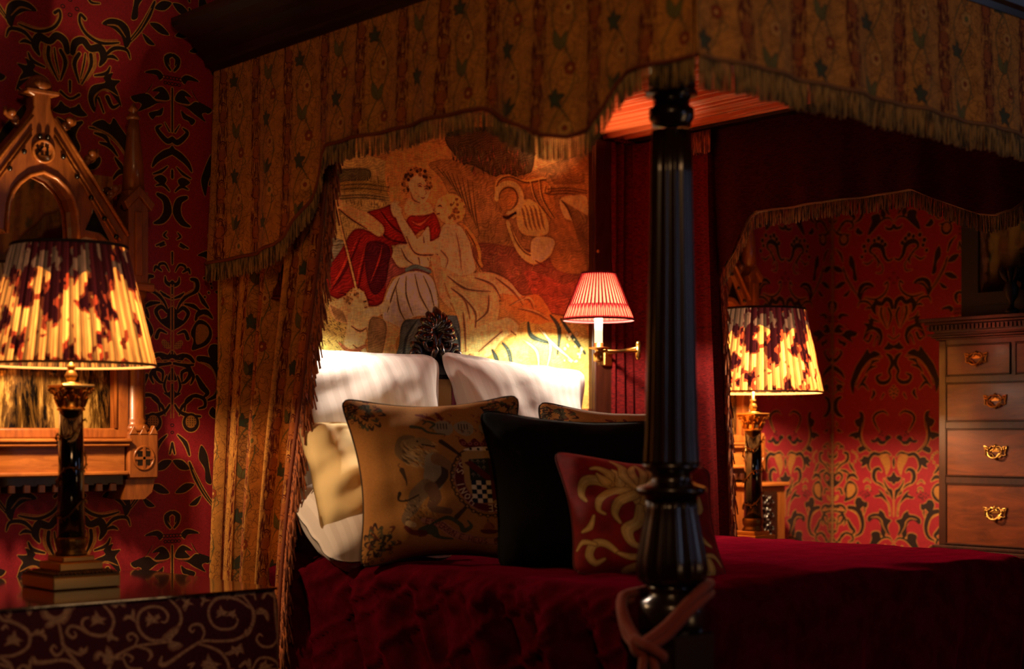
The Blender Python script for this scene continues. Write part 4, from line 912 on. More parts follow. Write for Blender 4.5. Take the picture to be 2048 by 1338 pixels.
# beaded cord that covers the wallpaper seam in the corner
mb = MB(); mb.tube([(WX-.006, WY-.006, z/10) for z in range(0, 32)], .004, 6)
for k in range(215): mb.ball((WX-.009, WY-.009, .02+k*.0143), .0052, 6, 4)
struct('trim_1', mb, M['braid_gold'])
mb = MB()
for x0 in (-2.2,):
    mb.box(x0, WY-.05, CZ-.10, WX, WY, CZ); mb.box(WX-.05, -2.4, CZ-.10, WX, WY, CZ)
struct('trim_2', mb, M['cornice'])
def window(n, x0, y0, x1, y1, z0, z1, side):
    fr = MB(); t = .05
    def bar(a0, b0, a1, b1):
        if side == 'x': fr.box(x0-.03, a0, b0, x0+.0, a1, b1)
        else: fr.box(a0, y0, b0, a1, y0+.03, b1)
    a0, a1 = (y0, y1) if side == 'x' else (x0, x1)
    bar(a0-t, z0-t, a1+t, z0); bar(a0-t, z1, a1+t, z1+t); bar(a0-t, z0, a0, z1); bar(a1, z0, a1+t, z1); m_ = (a0+a1)/2; bar(m_-.02, z0, m_+.02, z1); bar(a0, (z0+z1)/2-.015, a1, (z0+z1)/2+.015)
    f = struct('window_%d' % n, fr, M['cornice'])
    gl = MB(); gl.box(x0-.012, y0, z0, x0-.008, y1, z1) if side == 'x' else gl.box(x0, y0+.008, z0, x1, y0+.012, z1)
    part('pane', gl, mat_plain('night_window_glass', (12, 14, 20), rough=.05), f)
# unseen hearth and lantern added as fixtures for the warm fill lights
hs_ = thing('added_hearth', (4.7, -2.35, 0), 'dark hearth surround added unseen as fixture for the low warm light', 'added_hearth')
part('surround', MB().box(4.0, -2.4, 0, 4.18, -2.28, 1.0).box(5.22, -2.4, 0, 5.4, -2.28, 1.0).box(4.0, -2.4, .8, 5.4, -2.28, 1.0), M['cornice'], hs_)
part('mantel_shelf', MB().box(3.9, -2.4, 1.0, 5.5, -2.2, 1.05, bev=.01), M['cornice'], hs_)
ln = thing('added_lantern', (.6, .6, 2.8), 'brass lantern added unseen as fixture for the overhead warm light', 'lantern')
part('chain', MB().tube([(.6, .6, 2.95), (.6, .6, CZ)], .008, 6), M['brass'], ln)
part('lantern_cap', MB().lathe([(.17, 2.80), (.16, 2.84), (.05, 2.93), (.02, 2.96)], 24, None, Matrix.Translation((.6, .6, 0))), M['brass'], ln)
window(1, WX, .35, WX, 1.15, 1.0, 2.5, 'x'); window(2, 3.4, -2.4, 4.4, -2.4, 1.0, 2.7, 'y')
# ------------------------------------------------------------------ four poster bed
H0 = CAM_H
BX0, BX1, BYF, BYB = 2.49, 4.36, 2.17, 4.17      # outer planes of the hangings
BC = Vector((3.42, 3.2, 0))
bed = thing('four_poster_bed', BC, 'large dark four-poster bed with fluted posts and a deep moulded cornice', 'bed')
# posts
POST = [(.052,.828),(.055,.822),(.055,.80),(.048,.795),(.043,.775),(.041,.757),(.052,.75),(.052,.728),(.045,.718),(.045,.708)]
SHAFT = [(.048,.70),(.050,.60),(.054,.40),(.059,.20),(.064,.0),(.068,-.06),(.069,-.068)]
NECK = [(.069,-.068),(.060,-.08),(.046,-.088),(.046,-.105),(.055,-.113),(.078,-.12),(.083,-.127),(.078,-.135),(.062,-.14),(.060,-.15)]
VASE = [(.060,-.15),(.060,-.17),(.066,-.20),(.074,-.24),(.083,-.285),(.085,-.31),(.078,-.335),(.058,-.348)]
FOOT = [(.058,-.348),(.050,-.355),(.052,-.37),(.070,-.38),(.076,-.395),(.078,-.43),(.074,-.45)]
def prof(p): return [(r, z+H0) for r, z in p]
def flute(n, d): return lambda r, z, a: r*(1-d*abs(math.sin(n*a/2))**.7)
def make_post(x, y):
    T = Matrix.Translation((x, y, 0)); po = part('post', MB().lathe(prof(SHAFT), 96, flute(14, .16), T), M['ebony'], bed)
    mb = MB(); mb.lathe(prof([(.052,1.14),(.052,.828)]), 24, None, T); mb.lathe(prof(POST), 40, None, T); mb.lathe(prof([(.060,.79),(.060,.782)]), 40, None, T); part('capital', mb, M['ebony'], po)
    part('ring_collar', MB().lathe(prof(NECK), 48, None, T), M['ebony'], po)
    part('gadrooned_vase', MB().lathe(prof(VASE), 120, lambda r, z, a: r*(1-.10*abs(math.sin(7*a))**.6), T), M['ebony'], po)
    mb = MB().lathe(prof(FOOT), 48, None, T); mb.box(x-.072, y-.072, .35, x+.072, y+.072, H0-.45, bev=.006); mb.lathe([(.03, 0), (.045, .05), (.05, .2), (.06, .3), (.065, .35)], 32, None, T)
    part('foot_block', mb, M['ebony'], po)
for x, y in ((2.62, 2.37), (4.33, 2.30)): make_post(x, y)
# cornice: profile outward/up, run round three sides
CP = [(.06,1.135),(-.005,1.135),(-.012,1.15),(-.03,1.155),(-.035,1.175),(-.06,1.19),(-.075,1.205),(-.08,1.22),(-.12,1.235),(-.145,1.25),(-.15,1.262),(-.15,1.275),(.06,1.275)]
def rail(mb, fn, n=1):
    vs = [fn(s, o, z) for s in (0, 1) for o, z in CP]; k = len(CP)
    mb.add([(a, b, c+H0) for a, b, c in vs], [[i, (i+1) % k, k+(i+1) % k, k+i] for i in range(k)]+[list(range(k))[::-1], [k+i for i in range(k)]], None, False)
mb = MB()
rail(mb, lambda s, o, z: (BX0+o, (BYB if s == 0 else BYF+o), z)); rail(mb, lambda s, o, z: ((BX0+o if s == 0 else BX1-o), BYF+o, z)); rail(mb, lambda s, o, z: (BX1-o, (BYF+o if s == 0 else BYB), z))
part('cornice', mb, M['cornice'], bed)
# gathered satin lining of the tester, pleats running from head to foot
def tester(u, v):
    x = BX0+.03+u*(BX1-BX0-.06); k = u*44+.25*math.sin(u*37); t = k-math.floor(k); w_ = t**1.5*(1 if t < .86 else (1-t)/.14)
    return (x, BYF+.03+v*(BYB-BYF-.04), H0+1.148+.040*w_*(.75+.6*mnoise.noise((math.floor(k)*1.7, 0, 5)))+.008*mnoise.noise((x*9, v*1.3, 2))+.004*math.sin(v*5+x*40))
part('tester_lining', MB().grid(tester, 700, 8, flip=True), M['satin'], bed)
part('tester_board', MB().box(BX0+.02, BYF+.02, H0+1.17, BX1-.02, BYB, H0+1.20), M['cornice'], bed)
# frame of the bed
mb = MB(); mb.box(2.65, 2.5, .36, 2.68, 4.0, .52); mb.box(4.20, 2.5, .36, 4.23, 4.0, .52); mb.box(2.68, 2.5, .36, 4.2, 2.53, .52)
part('side_rail', mb, M['ebony'], bed)
part('mattress', MB().box(2.68, 2.53, .45, 4.20, 3.98, .755, bev=.05), M['cream_sheet'], bed)
# wooden strips either side of the printed panel
mb = MB(); mb.box(4.118, 4.125, .5, 4.225, 4.165, H0+1.135, bev=.006); mb.box(4.118, 4.115, .5, 4.134, 4.13, H0+1.13, bev=.004); part('panel_stile', mb, M['mahogany_dark'], bed)
mb = MB(); mb.box(2.52, 4.14, .5, 2.598, 4.165, H0+1.135, bev=.006); part('panel_stile', mb, M['mahogany_dark'], bed)
part('panel_pin', MB().ball((4.126, 4.108, H0+.70), .007, 8, 6), M['brass'], bed)
# headboard with striped silk and a carved shell crest
hb = part('headboard', MB().add(*[(lambda r: (r[0], r[1]))(extrude2d([[(-.66,-.65),(.66,-.65),(.66,-.02),(.62,.06),(.52,.10),(.40,.16),(.24,.20),(.10,.225),(0,.232),(-.10,.225),(-.24,.20),(-.40,.16),(-.52,.10),(-.62,.06),(-.66,-.02)]], .045, .01))][0], None, False, Matrix.Translation((3.27, 4.03, H0+.035))), M['ebony'], bed)
for k in range(-7, 8):
    x = 3.286+k*.079; top = H0+.19-abs((x-3.27))**2*.55
    a = part('stripe', MB().box(x-.0395, 4.012, .55, x+.0395, 4.034, top, bev=.004), M['tan_stripe'] if k % 2 == 0 else M['maroon_stripe'], hb)
mb = MB(); cx_, cy_, cz = 3.245, 4.02, H0+.345
for k in range(9):                                  # shell lobes
    a = math.radians(-20+k*220/8.); L = .075 if k != 4 else .085
    p0 = Vector((cx_, cy_, cz)); d = Vector((math.cos(a), 0, math.sin(a)))
    pts = [p0+d*t*L+Vector((0, -.028*math.sin(t*PI*.85), 0)) for t in (0,.2,.4,.6,.8,1)]
    mb.tube(pts, [.004,.009,.013,.0165,.0165,.007], 10)
def spiral(cx_, cz, r0, turns, s, y, wd, a0=0, n=26):
    return [(cx_+s*r0*(1-t*.85)*math.cos(a0+t*turns*2*PI), y-.012*t, cz+r0*(1-t*.85)*math.sin(a0+t*turns*2*PI)) for t in [i/n for i in range(n+1)]]
for s in (1, -1):
    mb.tube(spiral(cx_+s*.038, cz-.035, .042, 1.35, s, cy_-.018, .01, PI*.1), [.014,.012,.010,.008,.008], 8)
    mb.tube(spiral(cx_+s*.088, cz-.072, .030, 1.3, s, cy_-.012, .01, PI*.4), [.012,.011,.009,.007], 8)
    mb.tube([(cx_+s*.02, cy_-.02, cz-.02), (cx_+s*.012, cy_-.03, cz-.06), (cx_+s*.03, cy_-.024, cz-.10)], [.006,.014,.01], 8)
    mb.tube([(cx_+s*.05, cy_-.015, cz-.085), (cx_+s*.09, cy_-.02, cz-.10), (cx_+s*.14, cy_-.015, cz-.115), (cx_+s*.18, cy_-.01, cz-.15)], [.016,.018,.014,.008], 8)
mb.solid([(cx_-.05, cz-.14), (cx_+.05, cz-.14), (cx_+.065, cz-.06), (cx_+.05, cz-.0), (cx_, cz+.02), (cx_-.05, cz), (cx_-.065, cz-.06)], cy_-.012, cy_+.015)
part('carved_shell_crest', mb, M['ebony'], hb)

# ---- printed hanging
mb = MB(); NX = 8
mb.grid(lambda u, v: (TP['x0']+u*(TP['x1']-TP['x0']), TP['Y'], TP['z0']+v*(TP['z1']-TP['z0'])), NX, NX)
mb.box(TP['x0'], TP['Y']+.002, .5, TP['x1'], TP['Y']+.014, TP['z1'])
part('wall_hanging', mb, M['tapestry'], None, label='printed figurative hanging of an embracing pair, swans and a cherub over the bed', cat='wall hanging')

# ---- valances
def fringe(mb, path, L, gap, rad, rng, out=(0, 0, 0), seg=4):
    # strands hang straight down from a 3D path
    P = [Vector(p) for p in path]; ds = [0]
    for a, b in zip(P, P[1:]): ds.append(ds[-1]+(b-a).length)
    n = int(ds[-1]/gap); j = 0
    for i in range(n):
        d = (i+.5)*gap
        while j < len(ds)-2 and ds[j+1] < d: j += 1
        t = (d-ds[j])/max(1e-6, ds[j+1]-ds[j]); p = P[j].lerp(P[j+1], t)
        l = L*rng.uniform(.9, 1.06); w_ = Vector((rng.uniform(-1, 1), rng.uniform(-1, 1), 0))*.003; o = Vector(out)
        mb.tube([p, p+Vector((0, 0, -l*.5))+w_*.6+o*.7, p+Vector((0, 0, -l))+w_+o], [rad*.9, rad*1.1, rad], seg)
VL = [(4.17,.475),(4.104,.479),(3.906,.487),(3.797,.5),(3.735,.525),(3.693,.564),(3.63,.615),(3.592,.68),(3.57,.73),(3.54,.757),(3.222,.757),(2.88,.757),(2.866,.753),(2.83,.735),(2.80,.719),(2.71,.681),(2.64,.652),(2.572,.640),(2.505,.650),(2.448,.690),(2.41,.735),(2.37,.755),(2.27,.757),(2.17,.757)]
def prof_at(Y):
    for (a, ha), (b, hb_) in zip(VL, VL[1:]):
        if a >= Y >= b: return ha+(hb_-ha)*(a-Y)/(a-b)
    return VL[0][1] if Y > VL[0][0] else VL[-1][1]
FR = .058
def side_valance(X, s, label, inner_mat, name):
    v0 = thing('bed_valance', (X, 3.17, H0+1.0), label, 'valance')
    ys = [BYB-(BYB-BYF)*i/160 for i in range(161)]
    def f(off):
        def g(u, v):
            Y = ys[min(160, int(round(u*160)))]; hb_ = prof_at(Y)+FR; Z = H0+1.148+(hb_-1.148)*v
            wob = .010*math.sin(Y*17)*v+.006*math.sin(Y*41+1)*v+.012*v*v
            return (X+s*(wob)+off, Y, Z)
        return g
    part('valance_fabric', MB().grid(f(0), 160, 10, lambda u, v: ((BYB-(BYB-BYF)*u)/.36*(-s), (H0+1.148-v*.4)/.6 if False else 0), flip=(s < 0)), M['floral'], v0)
    me = v0.children[0].data; ul = me.uv_layers[0]
    for p in me.polygons:
        for li in p.loop_indices:
            co = me.vertices[me.loops[li].vertex_index].co; ul.data[li].uv = ((co.y+3.17)/.36*(s)*1.0, (co.z+H0+1)/.6)
    part('valance_lining', MB().grid(f(-s*.012), 160, 8, flip=(s > 0)), inner_mat, v0)
    path = [f(s*.002)(i/160, 1) for i in range(161)]; rng = random.Random(4)
    part('gimp_braid', MB().tube([(p[0]+s*.002, p[1], p[2]) for p in path], .0055, 6), M['braid'] if s < 0 else M['braid_gold'], v0)
    mb = MB(); fringe(mb, path, FR, .0062, .0024, rng); o = part('bullion_fringe', mb, M['fringe_green'], v0, kind='stuff')
    return v0
side_valance(BX0, -1, 'golden figured valance along the near left side of the bed canopy', M['lining'], 'l')
side_valance(BX1, 1, 'dark red lined valance along the far right side of the canopy', M['lining'], 'r')
vf = thing('bed_valance', (3.4, BYF, H0+1.0), 'golden figured valance across the foot of the canopy, nearest top right', 'valance')
def ff(off):
    def g(u, v):
        X = BX0-.012+u*(BX1-BX0+.024); hb_ = .757+FR-.02*math.exp(-((X-3.42)/.5)**2)*0; Z = H0+1.148+(hb_-1.148)*v
        return (X, BYF-(.008*math.sin(X*19+1)*v+.005*math.sin(X*44)*v+.012*v*v)*min(1, (X-BX0+.1)*6)-off, Z)
    return g
o = part('valance_fabric', MB().grid(ff(0), 140, 8, flip=True), M['floral'], vf)
ul = o.data.uv_layers[0]
for p in o.data.polygons:
    for li in p.loop_indices:
        co = o.data.vertices[o.data.loops[li].vertex_index].co; ul.data[li].uv = ((co.x+3.4)/.40, (co.z+H0+1)/.6+.15)
part('valance_lining', MB().grid(ff(-.012), 100, 6), M['lining'], vf)
path = [ff(.002)(i/140, 1) for i in range(141)]
part('gimp_braid', MB().tube([(p[0], p[1]-.002, p[2]) for p in path], .0055, 6), M['braid_gold'], vf)
mb = MB(); fringe(mb, path, FR+.012, .0075, .0032, random.Random(6), seg=5); part('bullion_fringe', mb, M['fringe_green'], vf, kind='stuff')

# ---- bed curtains
def smooth(a, b, x): t = min(1, max(0, (x-a)/(b-a))); return t*t*(3-2*t)
def curtain(s, X, label, lead_top, lead_bot, fold_n, ph):
    c = thing('bed_curtain', (X, 3.95, 0), label, 'curtain')
    ZT = H0+1.13
    def lead(Z): t = (ZT-Z)/ZT; return lead_top+(lead_bot-lead_top)*smooth(0, .8, t)
    def f(off, amp, n, lead_off=0, drift=0):
        def g(u, v):
            Z = ZT+(.015-ZT)*v; Y0 = 4.15; Y1 = lead(Z)+lead_off; Y = Y0+(Y1-Y0)*u
            k = n*u*2*PI+ph+.5*math.sin(v*2.2+u*3); A = amp*(.55+.45*smooth(0, .5, v))
            w_ = A*(1.9*abs(math.sin(k/2))**.8-1+.25*math.sin(2.3*k+1.3)-.7*smooth(.93, 1, u)*(s < 0))
            Y += A*.35*math.cos(k)
            return (X+off+s*(w_+.06*smooth(.1, 1, v)*(1-u*.6))+drift*v, Y, Z)
        return g
    out = f(s*.0, .046 if s < 0 else .034, fold_n)
    part('curtain_face', MB().grid(out, 200, 40, lambda u, v: (u*1.02/.36*1.0+.3, (ZT-v*ZT)/.6), flip=(s > 0)), M['floral'], c)
    inn = f(-s*.055, .014, 4.5, .035 if s < 0 else -.015)
    part('velvet_lining', MB().grid(inn, 160, 24, flip=(s < 0)), M['red_velvet'], c)
    # leading edge band joining face and lining
    part('leading_edge', MB().grid(lambda u, v: Vector(out(1, v)).lerp(Vector(inn(1, v)), u)+Vector((0, -.01*math.sin(u*PI), 0)), 6, 30, flip=(s > 0)), M['red_velvet'], c)
    pth = [Vector(out(1, i/60))+Vector((s*-.004, -.006, 0)) for i in range(61)]
    part('gimp_braid', MB().tube([p+Vector((s*.004, .004, 0)) for p in pth], .006, 6), M['braid'], c)
    mb = MB(); rng = random.Random(8); n = 480
    for i in range(n):
        t = i/n*60; j = int(t); p = pth[j].lerp(pth[min(60, j+1)], t-j)
        if p.z < .12: continue
        L = rng.uniform(.075, .10); sp = rng.uniform(.012, .04); dx = rng.uniform(-.010, .018)*-s
        mb.tube([p, p+Vector((dx*.5, -sp*.75, -L*.4)), p+Vector((dx, -sp, -L))], [.0022, .0034, .0030], 4)
    part('bullion_fringe', mb, M['fringe_rust'], c, kind='stuff')
    return c
curtain(-1, BX0+.055, 'golden figured bed curtain with rust bullion edge hanging at the bed head left', 3.62, 3.86, 4.2, 2.0)
ctr = curtain(1, BX1+.012, 'red velvet lined bed curtain with bullion edge behind the right wall sconce', 3.74, 3.70, 4.4, 2.3)
# the short return of red velvet on the wall, beside the printed panel
cr_t = thing('bed_curtain', (4.29, 4.14, 0), 'narrow gathered red velvet curtain against the wall between wooden strip and side curtain', 'curtain')
def ret(u, v):
    x = 4.215+u*.16; k = u*3.4*2*PI
    return (x, 4.145-.022*(1+math.sin(k+.3*math.sin(v*3)))*(.7+.3*v)-.004*math.sin(v*9+u*7), H0+1.13+(.02-H0-1.13)*v)
part('gathered_velvet', MB().grid(ret, 90, 30, flip=False), M['red_velvet'], cr_t)
mb = MB()
for i in range(34): mb.ball((4.218+i*.0048, 4.10+.006*math.sin(i*2.1), H0+1.135), .006, 6, 4)
part('gathered_heading', mb, M['red_velvet'], cr_t)
# little fringed end of the heading at the right curtain
mb = MB(); fringe(mb, [(4.31, 3.80, H0+1.13), (4.31, 3.70, H0+1.13)], .085, .006, .0028, random.Random(3)); 
part('fringed_tab', mb, M['fringe_rust'], ctr, kind='stuff')

# ---- bedspread
TZ = .782
def roll(d, r=.075):
    if d <= 0: return 0, 0
    if d < r*PI/2: a = d/r; return r*math.sin(a), r*(1-math.cos(a))
    return r, r+(d-r*PI/2)
def spread(u, v):
    x0, x1, y0, y1, D = 2.63, 4.25, 2.49, 4.02, .66
    a = -D+u*(x1-x0+2*D); b = -D+v*(y1-y0+D)
    ox, dx = (roll(-a) if a < 0 else roll(a-(x1-x0))); oy, dy = roll(-b)
    X = x0-ox if a < 0 else (x1+ox if a > x1-x0 else x0+a); Y = y0-oy if b < 0 else y0+b
    dz = max(dx, dy)+.12*min(dx, dy); k = min(1, dz/.35)
    n1 = mnoise.noise((X*2.2, Y*2.2, 1)); n2 = mnoise.noise((X*7, Y*7, 4))
    Z = TZ-dz+(.010*n1+.004*n2)*(1-k)+.012*math.exp(-((X-3.4)/.9)**2-((Y-3)/.7)**2)
    if dx > .02:
        w_ = (.022*math.sin(Y*21+dz*5+1.5*math.sin(Y*5))+.012*math.sin(Y*47+dz*14)+.020*mnoise.noise((Y*9+dz*8, dz*3, 7)))*min(1, .35+k)*1.3
        X += w_*(-1 if a < 0 else 1)
    rg = max(0, 1-abs(mnoise.noise((X*3, Y*15+dx*10, dz*2.2)))*4.5)**1.5*smooth(.0, .05, dz)*(1-smooth(.25, .6, dz)); rg2 = max(0, 1-abs(mnoise.noise((Y*8-dx*14, X*2, dz*3+4)))*5)**1.5*smooth(.0, .05, dz)*(1-smooth(.2, .5, dz))
    if dx > .01 and a < 0: X -= .016*rg+.014*rg2; Z += .008*rg
    if dy > .02:
        w_ = (.014*math.sin(X*17+1.2*math.sin(X*4))+.008*math.sin(X*39+dz*6)+.012*mnoise.noise((X*8+dz*4, dz*3, 3)))*k*1.3
        Y -= w_
    # soft diagonal creases round the shoulder of the mattress
    sh = math.exp(-((dz-.06)/.07)**2); c = mnoise.noise((X*6-dz*6, Y*16-dz*14, 9)); X -= .022*c*sh*(1 if dx > dy else 0); Y -= .010*c*sh*(1 if dy > dx else 0); Z += .012*c*sh
    return (X, Y, max(Z, .1))
part('bedspread', MB().grid(spread, 300, 260, flip=False), M['bedspread'], None, label='burgundy velvet bedspread covering the bed and falling over its sides', cat='bedspread')

# ---- pillows
def pillow(name, loc, W, H, T, yaw, lean, roll_, mat, label, cat, group=None, seed=0, pinch=.09, flange=0, wr=.006, pipe=None, p=2.2, sag=0, res=64, taper=0, shear=0):
    rt = thing(name, loc, label, cat, group)
    rt.rotation_mode = 'XYZ'
    R = Matrix.Rotation(yaw, 4, 'Z') @ Matrix.Rotation(lean, 4, 'X') @ Matrix.Rotation(roll_, 4, 'Y'); rt.rotation_euler = R.to_euler()
    def f(side):
        def g(a, b):
            u, v = a*2-1, b*2-1
            iu, iv = min(1, abs(u)*(1+flange)), min(1, abs(v)*(1+flange))
            t = ((1-iu**p)*(1-iv**p))**.62 if iu < 1 and iv < 1 else 0
            q = 1-.085*(abs(u)**9*abs(v)**9); x = W/2*u*(1-pinch*(1-v*v)*abs(u)**3)*q; z = H/2*v*(1-pinch*(1-u*u)*abs(v)**3)*q
            n = mnoise.noise((x*9+seed, z*9, seed*1.7)); n2 = mnoise.noise((x*22+seed, z*5, seed)) ; n3 = mnoise.noise((x*4+z*3, z*14-x*5, seed+5))
            y = side*(T/2*t+.002)+ (wr*n*2.0+wr*.6*n2+wr*1.2*n3)*min(1, t*2.5)*side
            if flange: y += .012*mnoise.noise((x*14, z*14, seed))*(1-min(1, t*3))
            z -= sag*(1-u*u)*(1-v*v); x = x*(1+taper*v)-shear*z
            return (x, y, z)
        return g
    mb = MB(); mb.grid(f(-1), res, res, flip=False); mb.grid(f(1), res, res, flip=True)
    mb.obj('cover', mat, rt)
    if pipe:
        E = [f(-1)(t/40, 0) for t in range(40)]+[f(-1)(1, t/40) for t in range(40)]+[f(-1)(1-t/40, 1) for t in range(40)]+[f(-1)(0, 1-t/40) for t in range(41)]
        E = [(a, 0, c) for a, b, c in E]; MB().tube(E, .0042, 6).obj('piping', pipe, rt)
    return rt
rd = math.radians
G = 'white striped bed pillows'
pillow('bed_pillow', (2.875, 3.89, 1.195), .58, .48, .21, rd(-4), rd(-16), rd(1), M['linen'], 'large white striped pillow standing upright left of the headboard gap', 'pillow', G, 1, .05, .05, .006, sag=.02, taper=.12, p=2.6)
pillow('bed_pillow', (3.545, 3.90, 1.19), .545, .47, .22, rd(-3), rd(-17), rd(5), M['linen'], 'large white striped pillow standing upright beneath the lit right sconce', 'pillow', G, 5, .05, .07, .006, sag=.02, taper=.22, p=2.6)
pillow('bed_pillow', (2.81, 3.63, 1.035), .62, .36, .22, rd(-10), rd(-24), rd(-2), M['cream_sheet'], 'creased cream pillow leaning below the left white pillow', 'pillow', None, 9, .05, .05, .028)
pillow('bed_pillow', (2.71, 3.66, .885), .42, .40, .24, rd(-10), rd(-62), 0, M['linen'], 'flat white pillow lying at the bottom of the left stack', 'pillow', None, 3, .03, .03, .007)
pillow('bed_pillow', (3.62, 3.66, .885), .66, .44, .19, rd(2), rd(-70), 0, M['linen'], 'white pillow lying behind the cushions on the right', 'pillow', None, 13, .03, .03, .005)
pillow('cushion', (2.735, 3.36, 1.022), .52, .51, .24, rd(-36), rd(-13), rd(-1.5), M['crest'], 'gold cushion printed with lion, crown and shield, in front on the left', 'cushion', None, 2, .17, 0, .009, M['piping'], p=2.2, taper=.03, shear=.06)
pillow('cushion', (3.34, 3.24, 1.01), .52, .50, .22, rd(-34), rd(-16), rd(3), M['crest'], 'gold armorial cushion mostly hidden behind the black velvet one', 'cushion', None, 4, .16, 0, .008, M['piping'], p=2.2)
pillow('cushion', (2.968, 3.05, .985), .49, .47, .20, rd(-38), rd(-16), rd(4), M['black_velvet'], 'plain black velvet cushion between the armorial and the red cushions', 'cushion', None, 7, .12, 0, .005, M['black_velvet'], p=2.3, taper=.08, shear=.10)
pillow('cushion', (2.965, 2.79, .925), .43, .37, .17, rd(-42), rd(-30), rd(7), M['applique'], 'red velvet cushion with gold scroll applique, partly behind the bedpost', 'cushion', None, 6, .13, 0, .007, M['dark_red_piping'], p=2.3, taper=.02, shear=.24)

# ---- cord knotted round the near bedpost
def pp(r, f, h):
    c = Vector((2.62, 2.37, 0)); d = c.normalized(); rv = Vector((d.y, -d.x, 0)); p = c+rv*r-d*f; return (p.x, p.y, H0+h)
def circ(a, R, h): return pp(R*math.sin(rd(a)), R*math.cos(rd(a)), h)
ct = thing('curtain_cord', pp(0, 0, -.42), 'dusty rose cord knotted loosely around the nearest bedpost', 'cord')
from functools import reduce
def sm(pts, n=6):
    out = []; P = [pts[0]]+list(pts)+[pts[-1]]
    for i in range(1, len(P)-2):
        for k in range(n):
            t = k/n; out.append(tuple(.5*(2*P[i][j]+(P[i+1][j]-P[i-1][j])*t+(2*P[i-1][j]-5*P[i][j]+4*P[i+1][j]-P[i+2][j])*t*t+(3*P[i][j]-P[i-1][j]-3*P[i+1][j]+P[i+2][j])*t**3) for j in range(3)))
    return out+[tuple(pts[-1])]
mb = MB()
for o_ in (0, .022):
    mb.tube(sm([circ(-130, .105, -.37-o_), circ(180, .10, -.355-o_), circ(120, .095, -.345-o_), circ(60, .088, -.345-o_), circ(25, .092, -.375-o_), circ(-8, .098, -.43-o_), pp(-.058, .115, -.462-o_*.6)]), .0125, 8)
    mb.tube(sm([circ(-130, .105, -.37-o_), circ(-95, .112, -.375-o_*.5), circ(-72, .118, -.40-o_*.3), circ(-55, .118, -.435-o_), pp(-.068, .11, -.468-o_*.4), pp(-.045, .12, -.485)]), .0125, 8)
part('wrapped_loops', mb, M['rope'], ct)
mb = MB(); mb.tube(sm([pp(-.085, .11, -.455), pp(-.05, .135, -.47), pp(-.02, .13, -.49), pp(-.03, .11, -.50), pp(-.075, .115, -.485), pp(-.085, .11, -.455)]), .012, 8)
part('knot', mb, M['rope'], ct)
mb = MB(); mb.tube(sm([pp(-.06, .12, -.48), pp(-.066, .13, -.56), pp(-.062, .12, -.72)]), .010, 8); mb.tube(sm([pp(-.045, .12, -.48), pp(-.03, .13, -.56), pp(-.022, .12, -.70)]), .010, 8)
part('tail', mb, M['rope'], ct)
